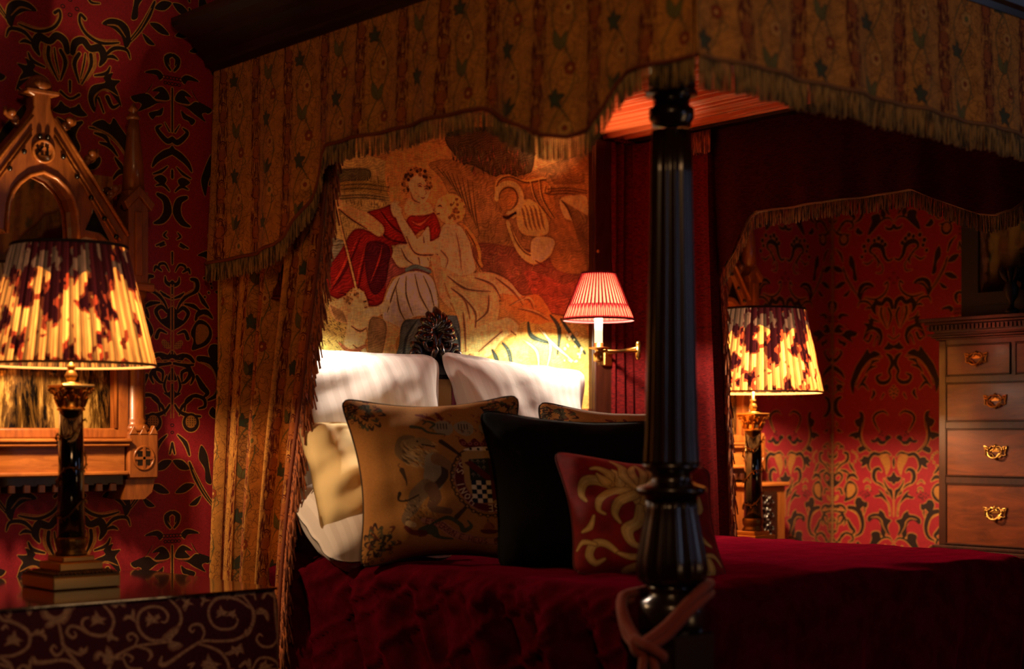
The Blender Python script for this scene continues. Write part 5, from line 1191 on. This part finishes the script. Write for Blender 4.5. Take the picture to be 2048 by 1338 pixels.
# ------------------------------------------------------------------ lamps
def table_lamp(loc, label, rb, rt, zb, zt, off, power, sd=0):
    x, y, z = loc; L = thing('table_lamp', loc, label, 'lamp', None); hh = H0-.405-z     # heights are given for the left lamp and shifted
    T = Matrix.Translation((x, y, 0)); Z = lambda h: H0+h-hh
    mb = MB(); s = .0955
    mb.box(x-s, y-s, z+.001, x+s, y+s, z+.034, bev=.003); part('plinth', mb, M['brass_base'], L)
    mb = MB()
    for i in range(3): mb.lathe([(.0955-i*.012, z+.034+i*.0045), (.0955-(i+1)*.012, z+.034+(i+1)*.0045)], 4, None, T @ Matrix.Rotation(PI/4, 4, 'Z') @ Matrix.Scale(1, 4) if False else T, square=False, cap=False) if False else mb.box(x-.094+i*.010, y-.094+i*.010, z+.034+i*.004, x+.094-i*.010, y+.094-i*.010, z+.038+i*.004)
    for i in range(14):
        for sx, sy in ((0, -1), (0, 1), (1, 0), (-1, 0)):
            t = -.078+i*.012; mb.ball((x+(t if sx == 0 else sx*.086), y+(t if sy == 0 else sy*.086), z+.041), .0048, 6, 4)
    part('beaded_border', mb, M['brass_dull'], L)
    mb = MB(); mb.box(x-.062, y-.062, z+.046, x+.062, y+.062, z+.068, bev=.003); mb.box(x-.046, y-.046, z+.068, x+.046, y+.046, z+.083, bev=.003); part('stepped_base', mb, M['brass_base'], L)
    b0 = z+.083
    part('leaf_collar', MB().lathe([(.041, b0), (.043, b0+.006), (.037, b0+.012), (.036, b0+.018), (.040, b0+.024), (.043, b0+.04), (.040, b0+.047), (.036, b0+.05)], 48, lambda r, zz, a: r*(1-.06*abs(math.sin(9*a))) if zz > b0+.02 else r, T), M['brass_dull'], L)
    c0, c1 = b0+.05, Z(.065); part('column', MB().lathe([(.0365, c0), (.034, c0+(c1-c0)*.5), (.031, c1)], 64, None, T), M['black_glaze'], L)
    # trailing garland in three turns
    mb = MB(); rng = random.Random(5+sd); n = 120; pts = []
    for i in range(n+1):
        t = i/n; a = 1.9+t*2*PI*2.6; R = .0385; pts.append((x+R*math.cos(a), y+R*math.sin(a), c0+.03+(c1-c0-.06)*t+.012*math.sin(t*40)))
    for a, b in ((0, 120),): mb.tube(pts[a:b], .0022, 5)
    for i in range(0, n, 2):
        p = Vector(pts[i]); d = (p-Vector((x, y, p.z))).normalized(); tg = Vector((-d.y, d.x, 0)); l = rng.uniform(.007, .013); sg = rng.choice((-1, 1)); e = p+tg*l*.7+Vector((0, 0, sg*l))+d*.003
        nn = Vector((0, 0, 1)).cross(tg)*.0
        w_ = (tg*.3+Vector((0, 0, -sg)))*.0035; mb.add([p, (p+e)/2+w_+d*.003, e, (p+e)/2-w_+d*.003], [[0, 1, 2, 3], [3, 2, 1, 0]], None, True)
        if i % 6 == 0: mb.ball(p+d*.002+Vector((0, 0, .004)), .0028, 6, 4)
    part('gilt_garland', mb, M['brass_dull'], L)
    # Corinthian capital
    k0, k1 = c1, c1+.070; mb = MB()
    mb.lathe([(.035, k0), (.038, k0+.004), (.034, k0+.008), (.032, k0+.012), (.033, k0+.035), (.040, k0+.058), (.042, k1-.008)], 40, None, T)
    mb.box(x-.046, y-.046, k1-.008, x+.046, y+.046, k1, bev=.002)
    for row, (zz, hgt, rr, n) in enumerate(((k0+.010, .026, .034, 8), (k0+.026, .028, .036, 8))):
        for i in range(n):
            a = 2*PI*(i+row*.5)/n; ca, sa = math.cos(a), math.sin(a)
            mb.tube([(x+rr*ca, y+rr*sa, zz), (x+(rr+.004)*ca, y+(rr+.004)*sa, zz+hgt*.6), (x+(rr+.010)*ca, y+(rr+.010)*sa, zz+hgt), (x+(rr+.014)*ca, y+(rr+.014)*sa, zz+hgt*.86)], [.004, .007, .005, .003], 6)
    for i in range(4):
        a = PI/4+i*PI/2; c = Vector((x+.052*math.cos(a), y+.052*math.sin(a), k1-.017)); tg = Vector((math.cos(a), math.sin(a), 0))
        mb.tube([c+tg*(.010*(1-t*.8))*math.cos(t*9)+Vector((0, 0, .010*(1-t*.8)*math.sin(t*9))) for t in [j/16 for j in range(17)]], .0034, 6)
    part('leafy_capital', mb, M['brass'], L)
    part('finial_neck', MB().lathe([(.026, k1), (.026, k1+.004), (.010, k1+.007), (.012, k1+.012), (.017, k1+.024), (.011, k1+.036), (.008, k1+.040), (.011, k1+.044), (.011, k1+.052), (.006, k1+.056), (.006, k1+.11)], 24, None, T), M['brass'], L)
    # pleated shade
    sx, sy = x+off[0], y+off[1]; NP = 96
    def sf(u, v):
        a = 2*PI*u; k = u*NP; t = k-math.floor(k); R = rb+(rt-rb)*v; q = (abs(t-.5)*2); R += .0045*(q-.5)*(1-.25*v)
        return (sx+R*math.cos(a), sy+R*math.sin(a), Z(zb)+(zt-zb)*v)
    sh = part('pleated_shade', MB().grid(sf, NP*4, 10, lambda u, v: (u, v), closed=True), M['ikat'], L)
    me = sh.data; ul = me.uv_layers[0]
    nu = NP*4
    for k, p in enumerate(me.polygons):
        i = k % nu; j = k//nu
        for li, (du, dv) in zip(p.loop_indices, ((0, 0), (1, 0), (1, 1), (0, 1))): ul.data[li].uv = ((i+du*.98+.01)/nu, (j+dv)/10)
    for R, zz, r_, m_ in ((rb, Z(zb), .0042, 'braid_gold'), (rt, Z(zt), .0048, 'piping')):
        MB
        part('rim', MB().tube([(sx+R*math.cos(t*PI/24), sy+R*math.sin(t*PI/24), zz) for t in range(49)], r_, 6), M[m_], sh)
    mb = MB()
    for a in range(3): mb.tube([(x, y, Z(zt)-.02), (sx+rt*math.cos(a*2.1), sy+rt*math.sin(a*2.1), Z(zt))], .002, 5)
    part('shade_gallery', mb, M['brass'], L)
    pl = point_light('lamp_bulb', (x+off[0]*.5, y+off[1]*.5, Z(zb)+(zt-zb)*.22), power, WARM2, .035)
    return L
table_lamp((1.85, 3.83, .745), 'black column table lamp with patterned pleated shade on the cloth-covered table', .226, .150, .187, .503, (-.005, 0), 24.0)
table_lamp((4.66, 3.79, .695), 'black column table lamp with patterned pleated shade right of the bed', .236, .170, .215, .536, (.025, -.02), 64.0, 3)

# ------------------------------------------------------------------ wall sconces
def sconce(x, y, mx, label, r_b, r_t, power, jx):
    S = thing('wall_sconce', (mx, 4.12, H0+.30), label, 'wall lamp', 'brass sconces with red pleated shades')
    h = lambda v: H0+v; T = Matrix.Translation((x, y, 0))
    mb = MB(); mb.box(mx-.022, 4.105, h(.265), mx+.022, 4.125, h(.335), bev=.004); part('backplate', mb, M['brass'], S)
    mb = MB(); mb.tube([(mx, 4.11, h(.312)), (jx, y-.03, h(.318))], .0055, 8); mb.tube([(jx, y-.03, h(.306)), (x, y, h(.300))], .0055, 8); mb.tube([(jx, y-.03, h(.330)), (jx, y-.03, h(.282))], .010, 12); mb.ball((jx, y-.03, h(.334)), .009); mb.ball((jx, y-.03, h(.280)), .007)
    part('swing_arm', mb, M['brass'], S)
    mb = MB().lathe([(.009, h(.262)), (.018, h(.266)), (.018, h(.292)), (.010, h(.298)), (.014, h(.306)), (.038, h(.311)), (.038, h(.314)), (.017, h(.316)), (.018, h(.330)), (.016, h(.330))], 32, None, T); part('drip_pan', mb, M['brass'], S)
    part('candle_sleeve', MB().lathe([(.0145, h(.330)), (.0145, h(.42))], 24, None, T), M['candle'], S)
    NP = 48
    def sf(u, v):
        a = 2*PI*u; k = u*NP; t = k-math.floor(k); R = r_b+(r_t-r_b)*v+.0022*(abs(t-.5)*2-.5)
        return (x+R*math.cos(a), y+R*math.sin(a), h(.412)+.168*v)
    sh = part('pleated_shade', MB().grid(sf, NP*4, 8, closed=True), M['sconce_silk'], S)
    ul = sh.data.uv_layers[0]
    for k, p in enumerate(sh.data.polygons):
        i = k % (NP*4); j = k//(NP*4)
        for li, (du, dv) in zip(p.loop_indices, ((0, 0), (1, 0), (1, 1), (0, 1))): ul.data[li].uv = ((i+du)/(NP*4), (j+dv)/8)
    for R, zz in ((r_b, h(.412)), (r_t, h(.58))): part('rim', MB().tube([(x+R*math.cos(t*PI/20), y+R*math.sin(t*PI/20), zz) for t in range(41)], .0035, 6), M['dark_red_piping'], sh)
    # each stitched pleat fold, standing proud
    me = MB().tube([(r_b+.003, 0, h(.412)-h(.412)), (r_b+(r_t-r_b)*.32+.002, 0, .168*.32), (r_t+.002, 0, .168)], [.0008, .0018, .0008], 4).mesh('pleat', M['dark_red_piping'])
    for i in range(NP):
        o = link('pleat', me, sh, (x-mx, y-4.12, .412-.30), (0, 0, 2*PI*i/NP))
    point_light('sconce_bulb', (x, y, h(.45)), power, WARM3, .022)
    return S
sconce(3.885, 3.865, 4.18, 'brass swing-arm sconce with pleated red shade beside the right pillow', .128, .061, 30, 4.06)
sconce(2.612, 3.915, 2.64, 'brass swing-arm sconce hidden behind the left bed curtain', .088, .050, 30, 2.60)

# ------------------------------------------------------------------ left bedside table with cloth and glass
nt_ = thing('bedside_table', (1.70, 3.82, 0), 'square table under a burgundy cloth with scrolling vines', 'table')
def cloth(u, v): return None
def cloth_front():
    mb = MB(); x0, x1, y0, y1, zt = 1.16, 2.25, 3.44, 4.17, .738; n = 50; R = .018
    path = [(x0, y1)]+[(x0, y1-(y1-y0)*i/20) for i in range(1, 20)]+[(x0+.0, y0)]+[(x0+(x1-x0)*i/60, y0) for i in range(1, 60)]+[(x1, y0)]+[(x1, y0+(y1-y0)*i/20) for i in range(1, 21)]
    m = len(path)
    def f(u, v):
        i = min(m-1, int(round(u*(m-1)))); X, Y = path[i]; Z = zt*(1-v); k = v*v
        w_ = .014*math.sin((X+Y)*23)*k+.008*mnoise.noise((X*7, Y*7, v))*k
        nx, ny = (0, -1) if abs(Y-y0) < 1e-6 else ((-1, 0) if X < 1.5 else (1, 0))
        if abs(Y-y0) < 1e-6 and (X-x0 < 1e-6 or x1-X < 1e-6): nx = -.7 if X < 1.5 else .7; ny = -.7
        r_ = .012*math.exp(-((1-0)*v/.03)**2)
        return (X+nx*(w_+.02*k-r_), Y+ny*(w_+.02*k-r_), Z)
    def uvf(u, v):
        i = min(m-1, int(round(u*(m-1)))); X, Y = path[i]
        e = X if abs(Y-y0) < 1e-6 else (x0-(Y-y0) if X < 1.5 else x1+(Y-y0))
        return ((e-CL['x0'])/(CL['x1']-CL['x0']), (zt*(1-v)-CL['z0'])/(CL['z1']-CL['z0']))
    mb.grid(f, m-1, 30, uvf); mb.v = mb.v
    mb.add([(x0+.012, y0+.012, zt), (x1-.012, y0+.012, zt), (x1-.012, y1, zt), (x0+.012, y1, zt)], [[0, 1, 2, 3]], [(0, 0), (1, 0), (1, .7), (0, .7)], False)
    return mb
part('table_cloth', cloth_front(), M['brocade'], nt_)
part('glass_top', MB().box(1.165, 3.438, .7385, 2.248, 4.168, .745, bev=.0015), M['glass_top'], nt_)

# ------------------------------------------------------------------ gothic mirrors
def gothic_mirror(cx_, dz, label, numeral):
    o = Vector((cx_, 4.19, H0+dz)); G_ = thing('gothic_mirror', o, label, 'mirror'); T = lambda dx=0, dy=0, dz_=0: Matrix.Translation((dx, dy, dz_))
    def P_(name, mb, mat, par=G_, **k): return mb.obj(name, mat, par, **k)
    hs = [(-.10,.55),(-.10,.58)]
    right = [(.268,-.01),(.268,.591),(.20,.69),(.12,.795),(.06,.870),(.034,.905),(.026,.925),(.026,.955),(.042,.962),(.042,.975)]
    outer = [(-x, z) for x, z in right]; outer = right+[(-x, z) for x, z in right[::-1]]
    hr = [(.225,.02),(.225,.50),(.205,.53),(.185,.552),(.160,.566),(.135,.572),(.118,.565),(.106,.560),(.1045,.60),(.100,.644),(.088,.678),(.070,.703),(.040,.728),(.0,.742)]
    hole = hr+[(-x, z) for x, z in hr[::-1][1:]]
    vs, fs = extrude2d([outer, hole], .055, .006)
    P_('frame', MB().add(vs, fs, None, False, T(0, -.10)), M['oak'])
    # raised mouldings along the gable and round the arch
    for s in (1, -1):
        mb = MB()
        for w_, y in ((.0, -.108), (.030, -.104), (.042, -.102)):
            a, b = Vector((s*(.262-w_*.8), y, .585-w_*.55)), Vector((s*(.034), y, .898-w_*1.3)); mb.tube([a, b], .0055 if w_ == 0 else .0035, 6)
        P_('gable_moulding', mb, M['oak_h'])
        for x, z in ((.012,.842),(.058,.792),(.100,.740),(.143,.684),(.185,.628),(.222,.578)):
            P_('stud', MB().ball((s*x, -.108, z), .008, 8, 6), M['black_stud'])
        for x, z in ((.082,.885),(.153,.800),(.225,.705)):
            mb = MB(); mb.ball((s*(x+.004), -.088, z+.016), .0125, 14, 10); mb.ball((s*(x-.008), -.085, z), .011, 10, 8)
            mb.tube([(s*(x-.02), -.08, z-.02), (s*(x-.004), -.085, z-.004), (s*(x+.02), -.085, z+.012), (s*(x+.022), -.085, z+.03)], [.010,.009,.007,.005], 8); P_('crocket', mb, M['oak'])
    mb = MB(); mb.tube([(x, -.106, z) for x, z in [(-.106,.56)]+[(-x, z) for x, z in hr[8:]]+[(x, z) for x, z in hr[8:][::-1][1:]]+[(.106,.56)]], .0065, 8); P_('arch_moulding', mb, M['oak_h'])
    for s in (1, -1): P_('pane_moulding', MB().tube([(s*.225, -.1, .02), (s*.225, -.1, .5)], .006, 6), M['oak'])
    for s in (1, -1):
        vs, fs = extrude2d([[(s*.128,.590),(s*.150,.640),(s*.152,.652),(s*.165,.630),(s*.205,.560),(s*.17,.585)][::s]], .006, .001); P_('spandrel_inlay', MB().add(vs, fs, None, False, T(0, -.105)), M['black_stud'])
    # cap and finial
    mb = MB(); mb.box(-.048, -.108, .962, .048, -.04, .975, bev=.003); mb.lathe([(.034, .975), (.038, .985), (.034, 1.0), (.024, 1.012), (.008, 1.02)], 20, None, T(0, -.073)); P_('finial_cap', mb, M['oak'])
    # medallion with the numeral
    md = P_('medallion', MB().lathe([(.030, 0), (.034, .003), (.034, .009), (.028, .010), (.026, .004)], 40, None, T(0, -.1, .800) @ Matrix.Rotation(PI/2, 4, 'X')), M['oak_h'])
    mb = MB()
    if numeral:
        for x0, x1, w_ in ((-.022, -.003, .0056), (-.003, -.022, .0026)): mb.solid([(x0-w_/2, .789), (x0+w_/2, .789), (x1+w_/2, .812), (x1-w_/2, .812)], -.110, -.102)
        for x in (-.0215, -.0035):
            for z in (.788, .8115): mb.box(x-.0045, -.110, z, x+.0045, -.103, z+.0016)
        mb.box(.0075, -.110, .789, .0127, -.102, .812); mb.box(.004, -.110, .788, .016, -.103, .7896); mb.box(.004, -.110, .8114, .016, -.103, .813); mb.obj('numeral', M['black_stud'], md)
    # glass
    P_('upper_glass', MB().box(-.235, -.062, .30, .235, -.060, .76), M['mirror']); P_('foxed_glass', MB().box(-.235, -.064, -.01, .235, -.062, .285), M['foxed'])
    P_('glass_rail', MB().box(-.232, -.09, .275, .232, -.05, .31, bev=.004), M['oak'])
    # pinnacles, colonnettes, carved blocks
    for s in (1, -1):
        X = s*.297; pn = P_('pinnacle', MB().lathe([(.034, .72), (.030, .80), (.020, .90), (.015, .935)], 8, None, T(X, -.07)), M['oak'])
        mb = MB(); mb.lathe([(.018, .935), (.022, .94), (.018, .945), (.010, .955), (.016, .962), (.003, .985)], 12, None, T(X, -.07)); mb.obj('tip', M['oak'], pn)
        mb = MB(); mb.box(X-.032, -.10, .44, X+.032, -.03, .72); 
        for ty in (-.104,):
            vs, fs = extrude2d([[(-.05, 0), (-.038, -.022), (0, .02), (.038, -.022), (.05, 0), (0, .05)]], .03, .003); mb.add(vs, fs, None, False, T(X, -.112, .685))
        mb.box(X-.012, -.108, .47, X+.012, -.10, .66, bev=.003); mb.obj('pinnacle_shaft', M['oak'], pn)
        P_('ledge', MB().box(X-.045, -.11, .425, X+.052, -.03, .45, bev=.005), M['oak_h'])
        P_('colonnette', MB().lathe([(.040, .01), (.044, .018), (.040, .028), (.032, .034), (.036, .042), (.030, .052), (.029, .40), (.036, .41), (.036, .425)], 28, None, T(X, -.075)), M['oak'])
        P_('outer_stile', MB().box(X-.025-.004, -.05, .01, X+.05, -.0, .44), M['oak'])
        bl = P_('carved_block', MB().box(X-.04, -.115, -.13, X+.06 if s > 0 else X+.04, -.01, .01, bev=.006) if s > 0 else MB().box(X-.06, -.115, -.13, X+.04, -.01, .01, bev=.006), M['oak'])
        xc = X+s*.01; mb = MB(); mb.tube([(xc+.032*math.cos(t*PI/16), -.1155, -.068+.034*math.sin(t*PI/16)) for t in range(33)], .004, 6); mb.box(xc-.032, -.119, -.072, xc+.032, -.113, -.064); mb.box(xc-.004, -.119, -.102, xc+.004, -.113, -.034); mb.obj('cross_tracery', M['oak'], bl)
        mb = MB()
        for a in range(4):
            q = math.radians(45+90*a); mb.box(xc+.016*math.cos(q)-.009, -.1162, -.068+.017*math.sin(q)-.009, xc+.016*math.cos(q)+.009, -.1145, -.068+.017*math.sin(q)+.009)
        mb.obj('tracery_recess', M['black_stud'], bl)
        for q in (-1, 0, 1):
            mb = MB(); vs, fs = extrude2d([[(-.014, 0), (.014, 0), (0, .026)]], .02, .002); mb.add(vs, fs, None, False, T(xc+q*.033, -.118, .002)); mb.obj('block_gablet', M['oak'], bl)
        mb = MB(); mb.solid([(X-.04, -.13), (X+.055*1, -.13), (X+.045, -.17), (X+.02, -.19), (X-.045, -.19)] if s > 0 else [(X-.055, -.13), (X+.04, -.13), (X+.045, -.19), (X-.02, -.19), (X-.045, -.17)], -.10, -.0); P_('bracket', mb, M['oak'])
    # shelf
    mb = MB(); mb.box(-.262, -.135, -.022, .262, -.0, -.010, bev=.004); mb.box(-.258, -.128, -.034, .258, 0, -.022, bev=.004); P_('shelf_top', mb, M['oak_h'])
    P_('shelf_panel', MB().box(-.25, -.105, -.105, .25, 0, -.034), M['oak_h'])
    mb = MB(); mb.box(-.257, -.122, -.118, .257, 0, -.105, bev=.004); P_('shelf_moulding', mb, M['oak_h'])
    mb = MB(); mb.box(-.25, -.095, -.145, .25, 0, -.118); P_('under_shelf', mb, M['mahogany_dark'])
    for i in range(11): P_('dentil', MB().box(-.235+i*.044, -.105, -.165, -.213+i*.044, -.05, -.140, bev=.003), M['mahogany_dark'])
    return G_
gothic_mirror(1.89, 0, 'gothic oak mirror with pointed gable and numeral XI, above the left table', True)
gothic_mirror(4.74, -.02, 'gothic oak mirror mostly hidden behind the right table lamp', False)

# ------------------------------------------------------------------ right of the bed
cb = thing('bedside_table', (4.70, 3.82, 0), 'low dark table under the right lamp, behind the bed', 'table')
part('table_top', MB().box(4.50, 3.60, .66, 4.92, 3.94, .694, bev=.005), M['mahogany_dark'], cb)
for x in (4.54, 4.88):
    for y in (3.64, 3.90): part('leg', MB().lathe([(.016, 0), (.022, .1), (.018, .3), (.026, .5), (.02, .66)], 12, None, Matrix.Translation((x, y, 0))), M['mahogany_dark'], cb)
cc = thing('carved_cabinet', (5.0, 4.1, 0), 'small oak cabinet with a black carved scroll panel in the corner', 'cabinet')
part('body', MB().box(4.88, 4.02, 0, 5.155, 4.19, .935, bev=.003), M['oak'], cc)
part('top', MB().box(4.87, 4.005, .935, 5.17, 4.19, .952, bev=.004), M['oak_h'], cc)
pn = part('carved_panel', MB().box(4.955, 4.012, .70, 5.09, 4.022, .915), M['ebony'], cc)
mb = MB()
for s in (1, -1):
    for zz, r_ in ((.875, .024), (.82, .026), (.765, .026), (.722, .02)):
        mb.tube([(5.0225+s*(.032+r_*(1-t)*math.cos(t*7+1.6)*1), 4.008, zz+r_*(1-t)*math.sin(t*7+1.6)) for t in [j/20 for j in range(20)]], [.005, .003], 6)
    mb.tube([(5.0225+s*.010*math.sin(j*.9), 4.007, .71+j*.01) for j in range(20)], .004, 6)
for j in range(8): mb.ball((5.0225, 4.005, .73+j*.022), .006, 8, 6)
part('scroll_carving', mb, M['ebony'], pn); part('keyhole', MB().ball((4.925, 4.018, .80), .005, 8, 6), M['black_stud'], cc)

# chest of drawers
CHX = 5.25
ch = thing('chest_of_drawers', (5.48, 2.86, 0), 'tall mahogany chest of drawers with brass swan-neck handles by the right wall', 'chest')
ch_y0, ch_y1 = 2.38, 3.342
part('carcass', MB().box(CHX+.02, ch_y0, .10, 5.72, ch_y1-.004, H0+.37, bev=.003), M['mahogany_dark'], ch)
mb = MB()
mb.box(CHX, 3.309, H0-.43, CHX+.03, ch_y1, H0+.37, bev=.003); mb.box(CHX, ch_y0, H0-.43, CHX+.03, ch_y0+.03, H0+.37, bev=.003)
for z0, z1 in ((.352, .37), (.205, .228), (.026, .050), (-.187, -.162)): mb.box(CHX, ch_y0+.03, H0+z0, CHX+.03, 3.309, H0+z1)
mb.box(CHX, 3.012, H0+.228, CHX+.03, 3.028, H0+.352); mb.box(CHX, 2.71, H0+.228, CHX+.03, 2.726, H0+.352); part('drawer_frame', mb, M['mahogany_dark'], ch)
def handle(par, y, h, w_=.05):
    pts = [(0,.030),(.008,.020),(.016,.024),(.026,.014),(.034,.020),(.048,.024),(.044,.010),(.040,.0),(.044,-.010),(.034,-.014),(.026,-.010),(.016,-.020),(.008,-.016),(0,-.028)]
    pts = pts+[(-a, b) for a, b in pts[::-1][1:-1]]
    k = w_/.05
    mb = MB(); P3 = lambda q, r=0: (CHX-.008-r, y+q[0]*k, H0+h+q[1]*k); mb.tube([P3(q) for q in pts+[pts[0]]], .0028*k, 6)
    inner = [(.0,.020),(.010,.010),(.022,.006),(.026,-.002),(.014,-.006),(.006,-.016),(0,-.020)]; inner = inner+[(-a, b) for a, b in inner[::-1][1:-1]]
    mb.tube([P3(q) for q in inner+[inner[0]]], .0024*k, 6); mb.box(CHX-.0075, y-.016*k, H0+h+.002*k, CHX-.004, y+.016*k, H0+h+.014*k)
    for q in ((.038,.012),(-.038,.012),(0,.024)): mb.ball(P3(q), .006*k, 8, 6)
    hd = part('handle_plate', mb, M['brass'], par)
    # bail and knobs are one more level than allowed below the plate, so they hang beside it
    mb = MB(); mb.tube([(CHX-.012-.010*math.sin(t*PI), y+.030*math.cos(t*PI)*w_/.05, H0+h+.008-.030*math.sin(t*PI)) for t in [j/14 for j in range(15)]], [.0025, .004, .0025], 8)
    for s in (1, -1): mb.ball((CHX-.010, y+s*.030*w_/.05, H0+h+.010), .0062, 10, 8)
    part('bail', mb, M['brass'], par)
def drawer(y0, y1, z0, z1, handles):
    mb = MB(); mb.box(CHX-.004, y0+.004, H0+z0+.004, CHX+.3, y1-.004, H0+z1-.004, bev=.004)
    d = part('drawer', mb, M['mahogany'], ch)
    mb = MB()
    for a, b, c_, e in ((y0+.002, z0+.002, y1-.002, z0+.007), (y0+.002, z1-.007, y1-.002, z1-.002)): mb.box(CHX-.008, a, H0+b, CHX+.0, c_, H0+e, bev=.0015)
    for a, c_ in ((y0+.002, y0+.007), (y1-.007, y1-.002)): mb.box(CHX-.008, a, H0+z0+.002, CHX+.0, c_, H0+z1-.002, bev=.0015)
    part('cock_bead', mb, M['mahogany_dark'], d)
    for y, h in handles: handle(d, y, h)
drawer(3.028, 3.309, .228, .352, [(3.173, .292)]); drawer(2.726, 3.012, .228, .352, [(2.87, .292)]); drawer(2.41, 2.71, .228, .352, [(2.56, .292)])
drawer(2.41, 3.309, .050, .205, [(3.092, .128), (2.63, .128)]); drawer(2.41, 3.309, -.162, .026, [(3.090, -.066), (2.63, -.066)]); drawer(2.41, 3.309, -.428, -.187, [(3.092, -.30), (2.63, -.30)])
mb = MB(); mb.box(CHX-.02, ch_y0-.02, H0-.445, 5.72, ch_y1+.02, H0-.43, bev=.004); mb.box(CHX-.035, ch_y0-.035, H0-.465, 5.72, ch_y1+.035, H0-.445, bev=.005); part('waist_moulding', mb, M['mahogany_dark'], ch)
part('lower_stage', MB().box(CHX-.01, ch_y0-.01, .12, 5.72, ch_y1+.01, H0-.465, bev=.004), M['mahogany_dark'], ch)
for y in (ch_y0+.03, ch_y1-.03): 
    for x in (CHX+.04, 5.68): part('foot', MB().box(x-.04, y-.04, 0, x+.04, y+.04, .12, bev=.01), M['mahogany_dark'], ch)
mb = MB()
for o_, z0, z1 in ((.008, .37, .378), (.02, .378, .387), (.032, .387, .395), (.026, .405, .43), (.040, .43, .44), (.055, .44, .455)): mb.box(CHX-o_, ch_y0-o_, H0+z0, 5.72, ch_y1+o_, H0+z1, bev=.002)
mb.box(CHX-.012, ch_y0-.012, H0+.395, 5.72, ch_y1+.012, H0+.405); part('cornice', mb, M['mahogany_dark'], ch)
mb = MB()
for i in range(56): mb.box(CHX-.034, ch_y1+.02-i*.0178, H0+.409, CHX-.024, ch_y1+.03-i*.0178, H0+.426)
for i in range(26): mb.box(CHX-.03+i*.0178, ch_y1+.024, H0+.409, CHX-.02+i*.0178, ch_y1+.034, H0+.426)
part('dentil_course', mb, M['mahogany_dark'], ch, kind='stuff')
# dark bookcase standing on it
bk = thing('display_cabinet', (5.5, 2.8, H0+.455), 'very dark glazed cabinet standing on the chest of drawers', 'cabinet')
part('cabinet_side', MB().box(5.30, 3.24, H0+.455, 5.72, 3.272, 2.62), M['bookcase'], bk); part('cabinet_side', MB().box(5.30, 2.42, H0+.455, 5.72, 2.45, 2.62), M['bookcase'], bk)
part('cabinet_back', MB().box(5.69, 2.45, H0+.455, 5.72, 3.24, 2.62), M['bookcase'], bk); part('cabinet_top', MB().box(5.26, 2.38, 2.62, 5.72, 3.31, 2.70, bev=.01), M['bookcase'], bk); part('cabinet_base', MB().box(5.29, 2.43, H0+.456, 5.7, 3.26, H0+.50), M['bookcase'], bk)
for z in (2.0, 2.3): part('shelf', MB().box(5.32, 2.45, z, 5.69, 3.24, z+.015), M['bookcase'], bk)
dr = part('door', MB().box(5.285, 2.45, H0+.50, 5.30, 2.50, 2.62).box(5.285, 3.19, H0+.50, 5.30, 3.24, 2.62).box(5.285, 2.5, H0+.50, 5.30, 3.19, H0+.55).box(5.285, 2.82, H0+.50, 5.30, 2.87, 2.62), M['bookcase'], bk)
part('pane', MB().box(5.29, 2.5, H0+.55, 5.294, 2.82, 2.6).box(5.29, 2.87, H0+.55, 5.294, 3.19, 2.6), mat_glass('cabinet_glass', (.5, .45, .4)), dr)
part('door_knob', MB().ball((5.278, 2.90, H0+.68), .012, 12, 8), M['brass'], dr)
# carved dark figure on the chest in front of the cabinet doors
fg = thing('carved_ornament', (5.235, 3.02, H0+.455), 'small dark carved leafy ornament on the chest cornice, far right', 'ornament')
mb = MB(); mb.lathe([(.03, H0+.456), (.032, H0+.47), (.012, H0+.48), (.010, H0+.50), (.024, H0+.52), (.030, H0+.55), (.018, H0+.58), (.01, H0+.60)], 16, lambda r, z, a: r*(1-.15*abs(math.sin(4*a))), Matrix.Translation((5.235, 3.02, 0)))
part('turned_stem', mb, M['bookcase'], fg)
mb = MB(); rng = random.Random(2)
for i in range(9):
    a = i*.7; mb.tube([(5.235, 3.02, H0+.56), (5.235+.03*math.cos(a), 3.02+.03*math.sin(a), H0+.60), (5.235+.045*math.cos(a), 3.02+.045*math.sin(a), H0+.63), (5.235+.05*math.cos(a), 3.02+.05*math.sin(a), H0+.61)], [.004, .009, .006, .003], 6)
part('leaves', mb, M['bookcase'], fg)
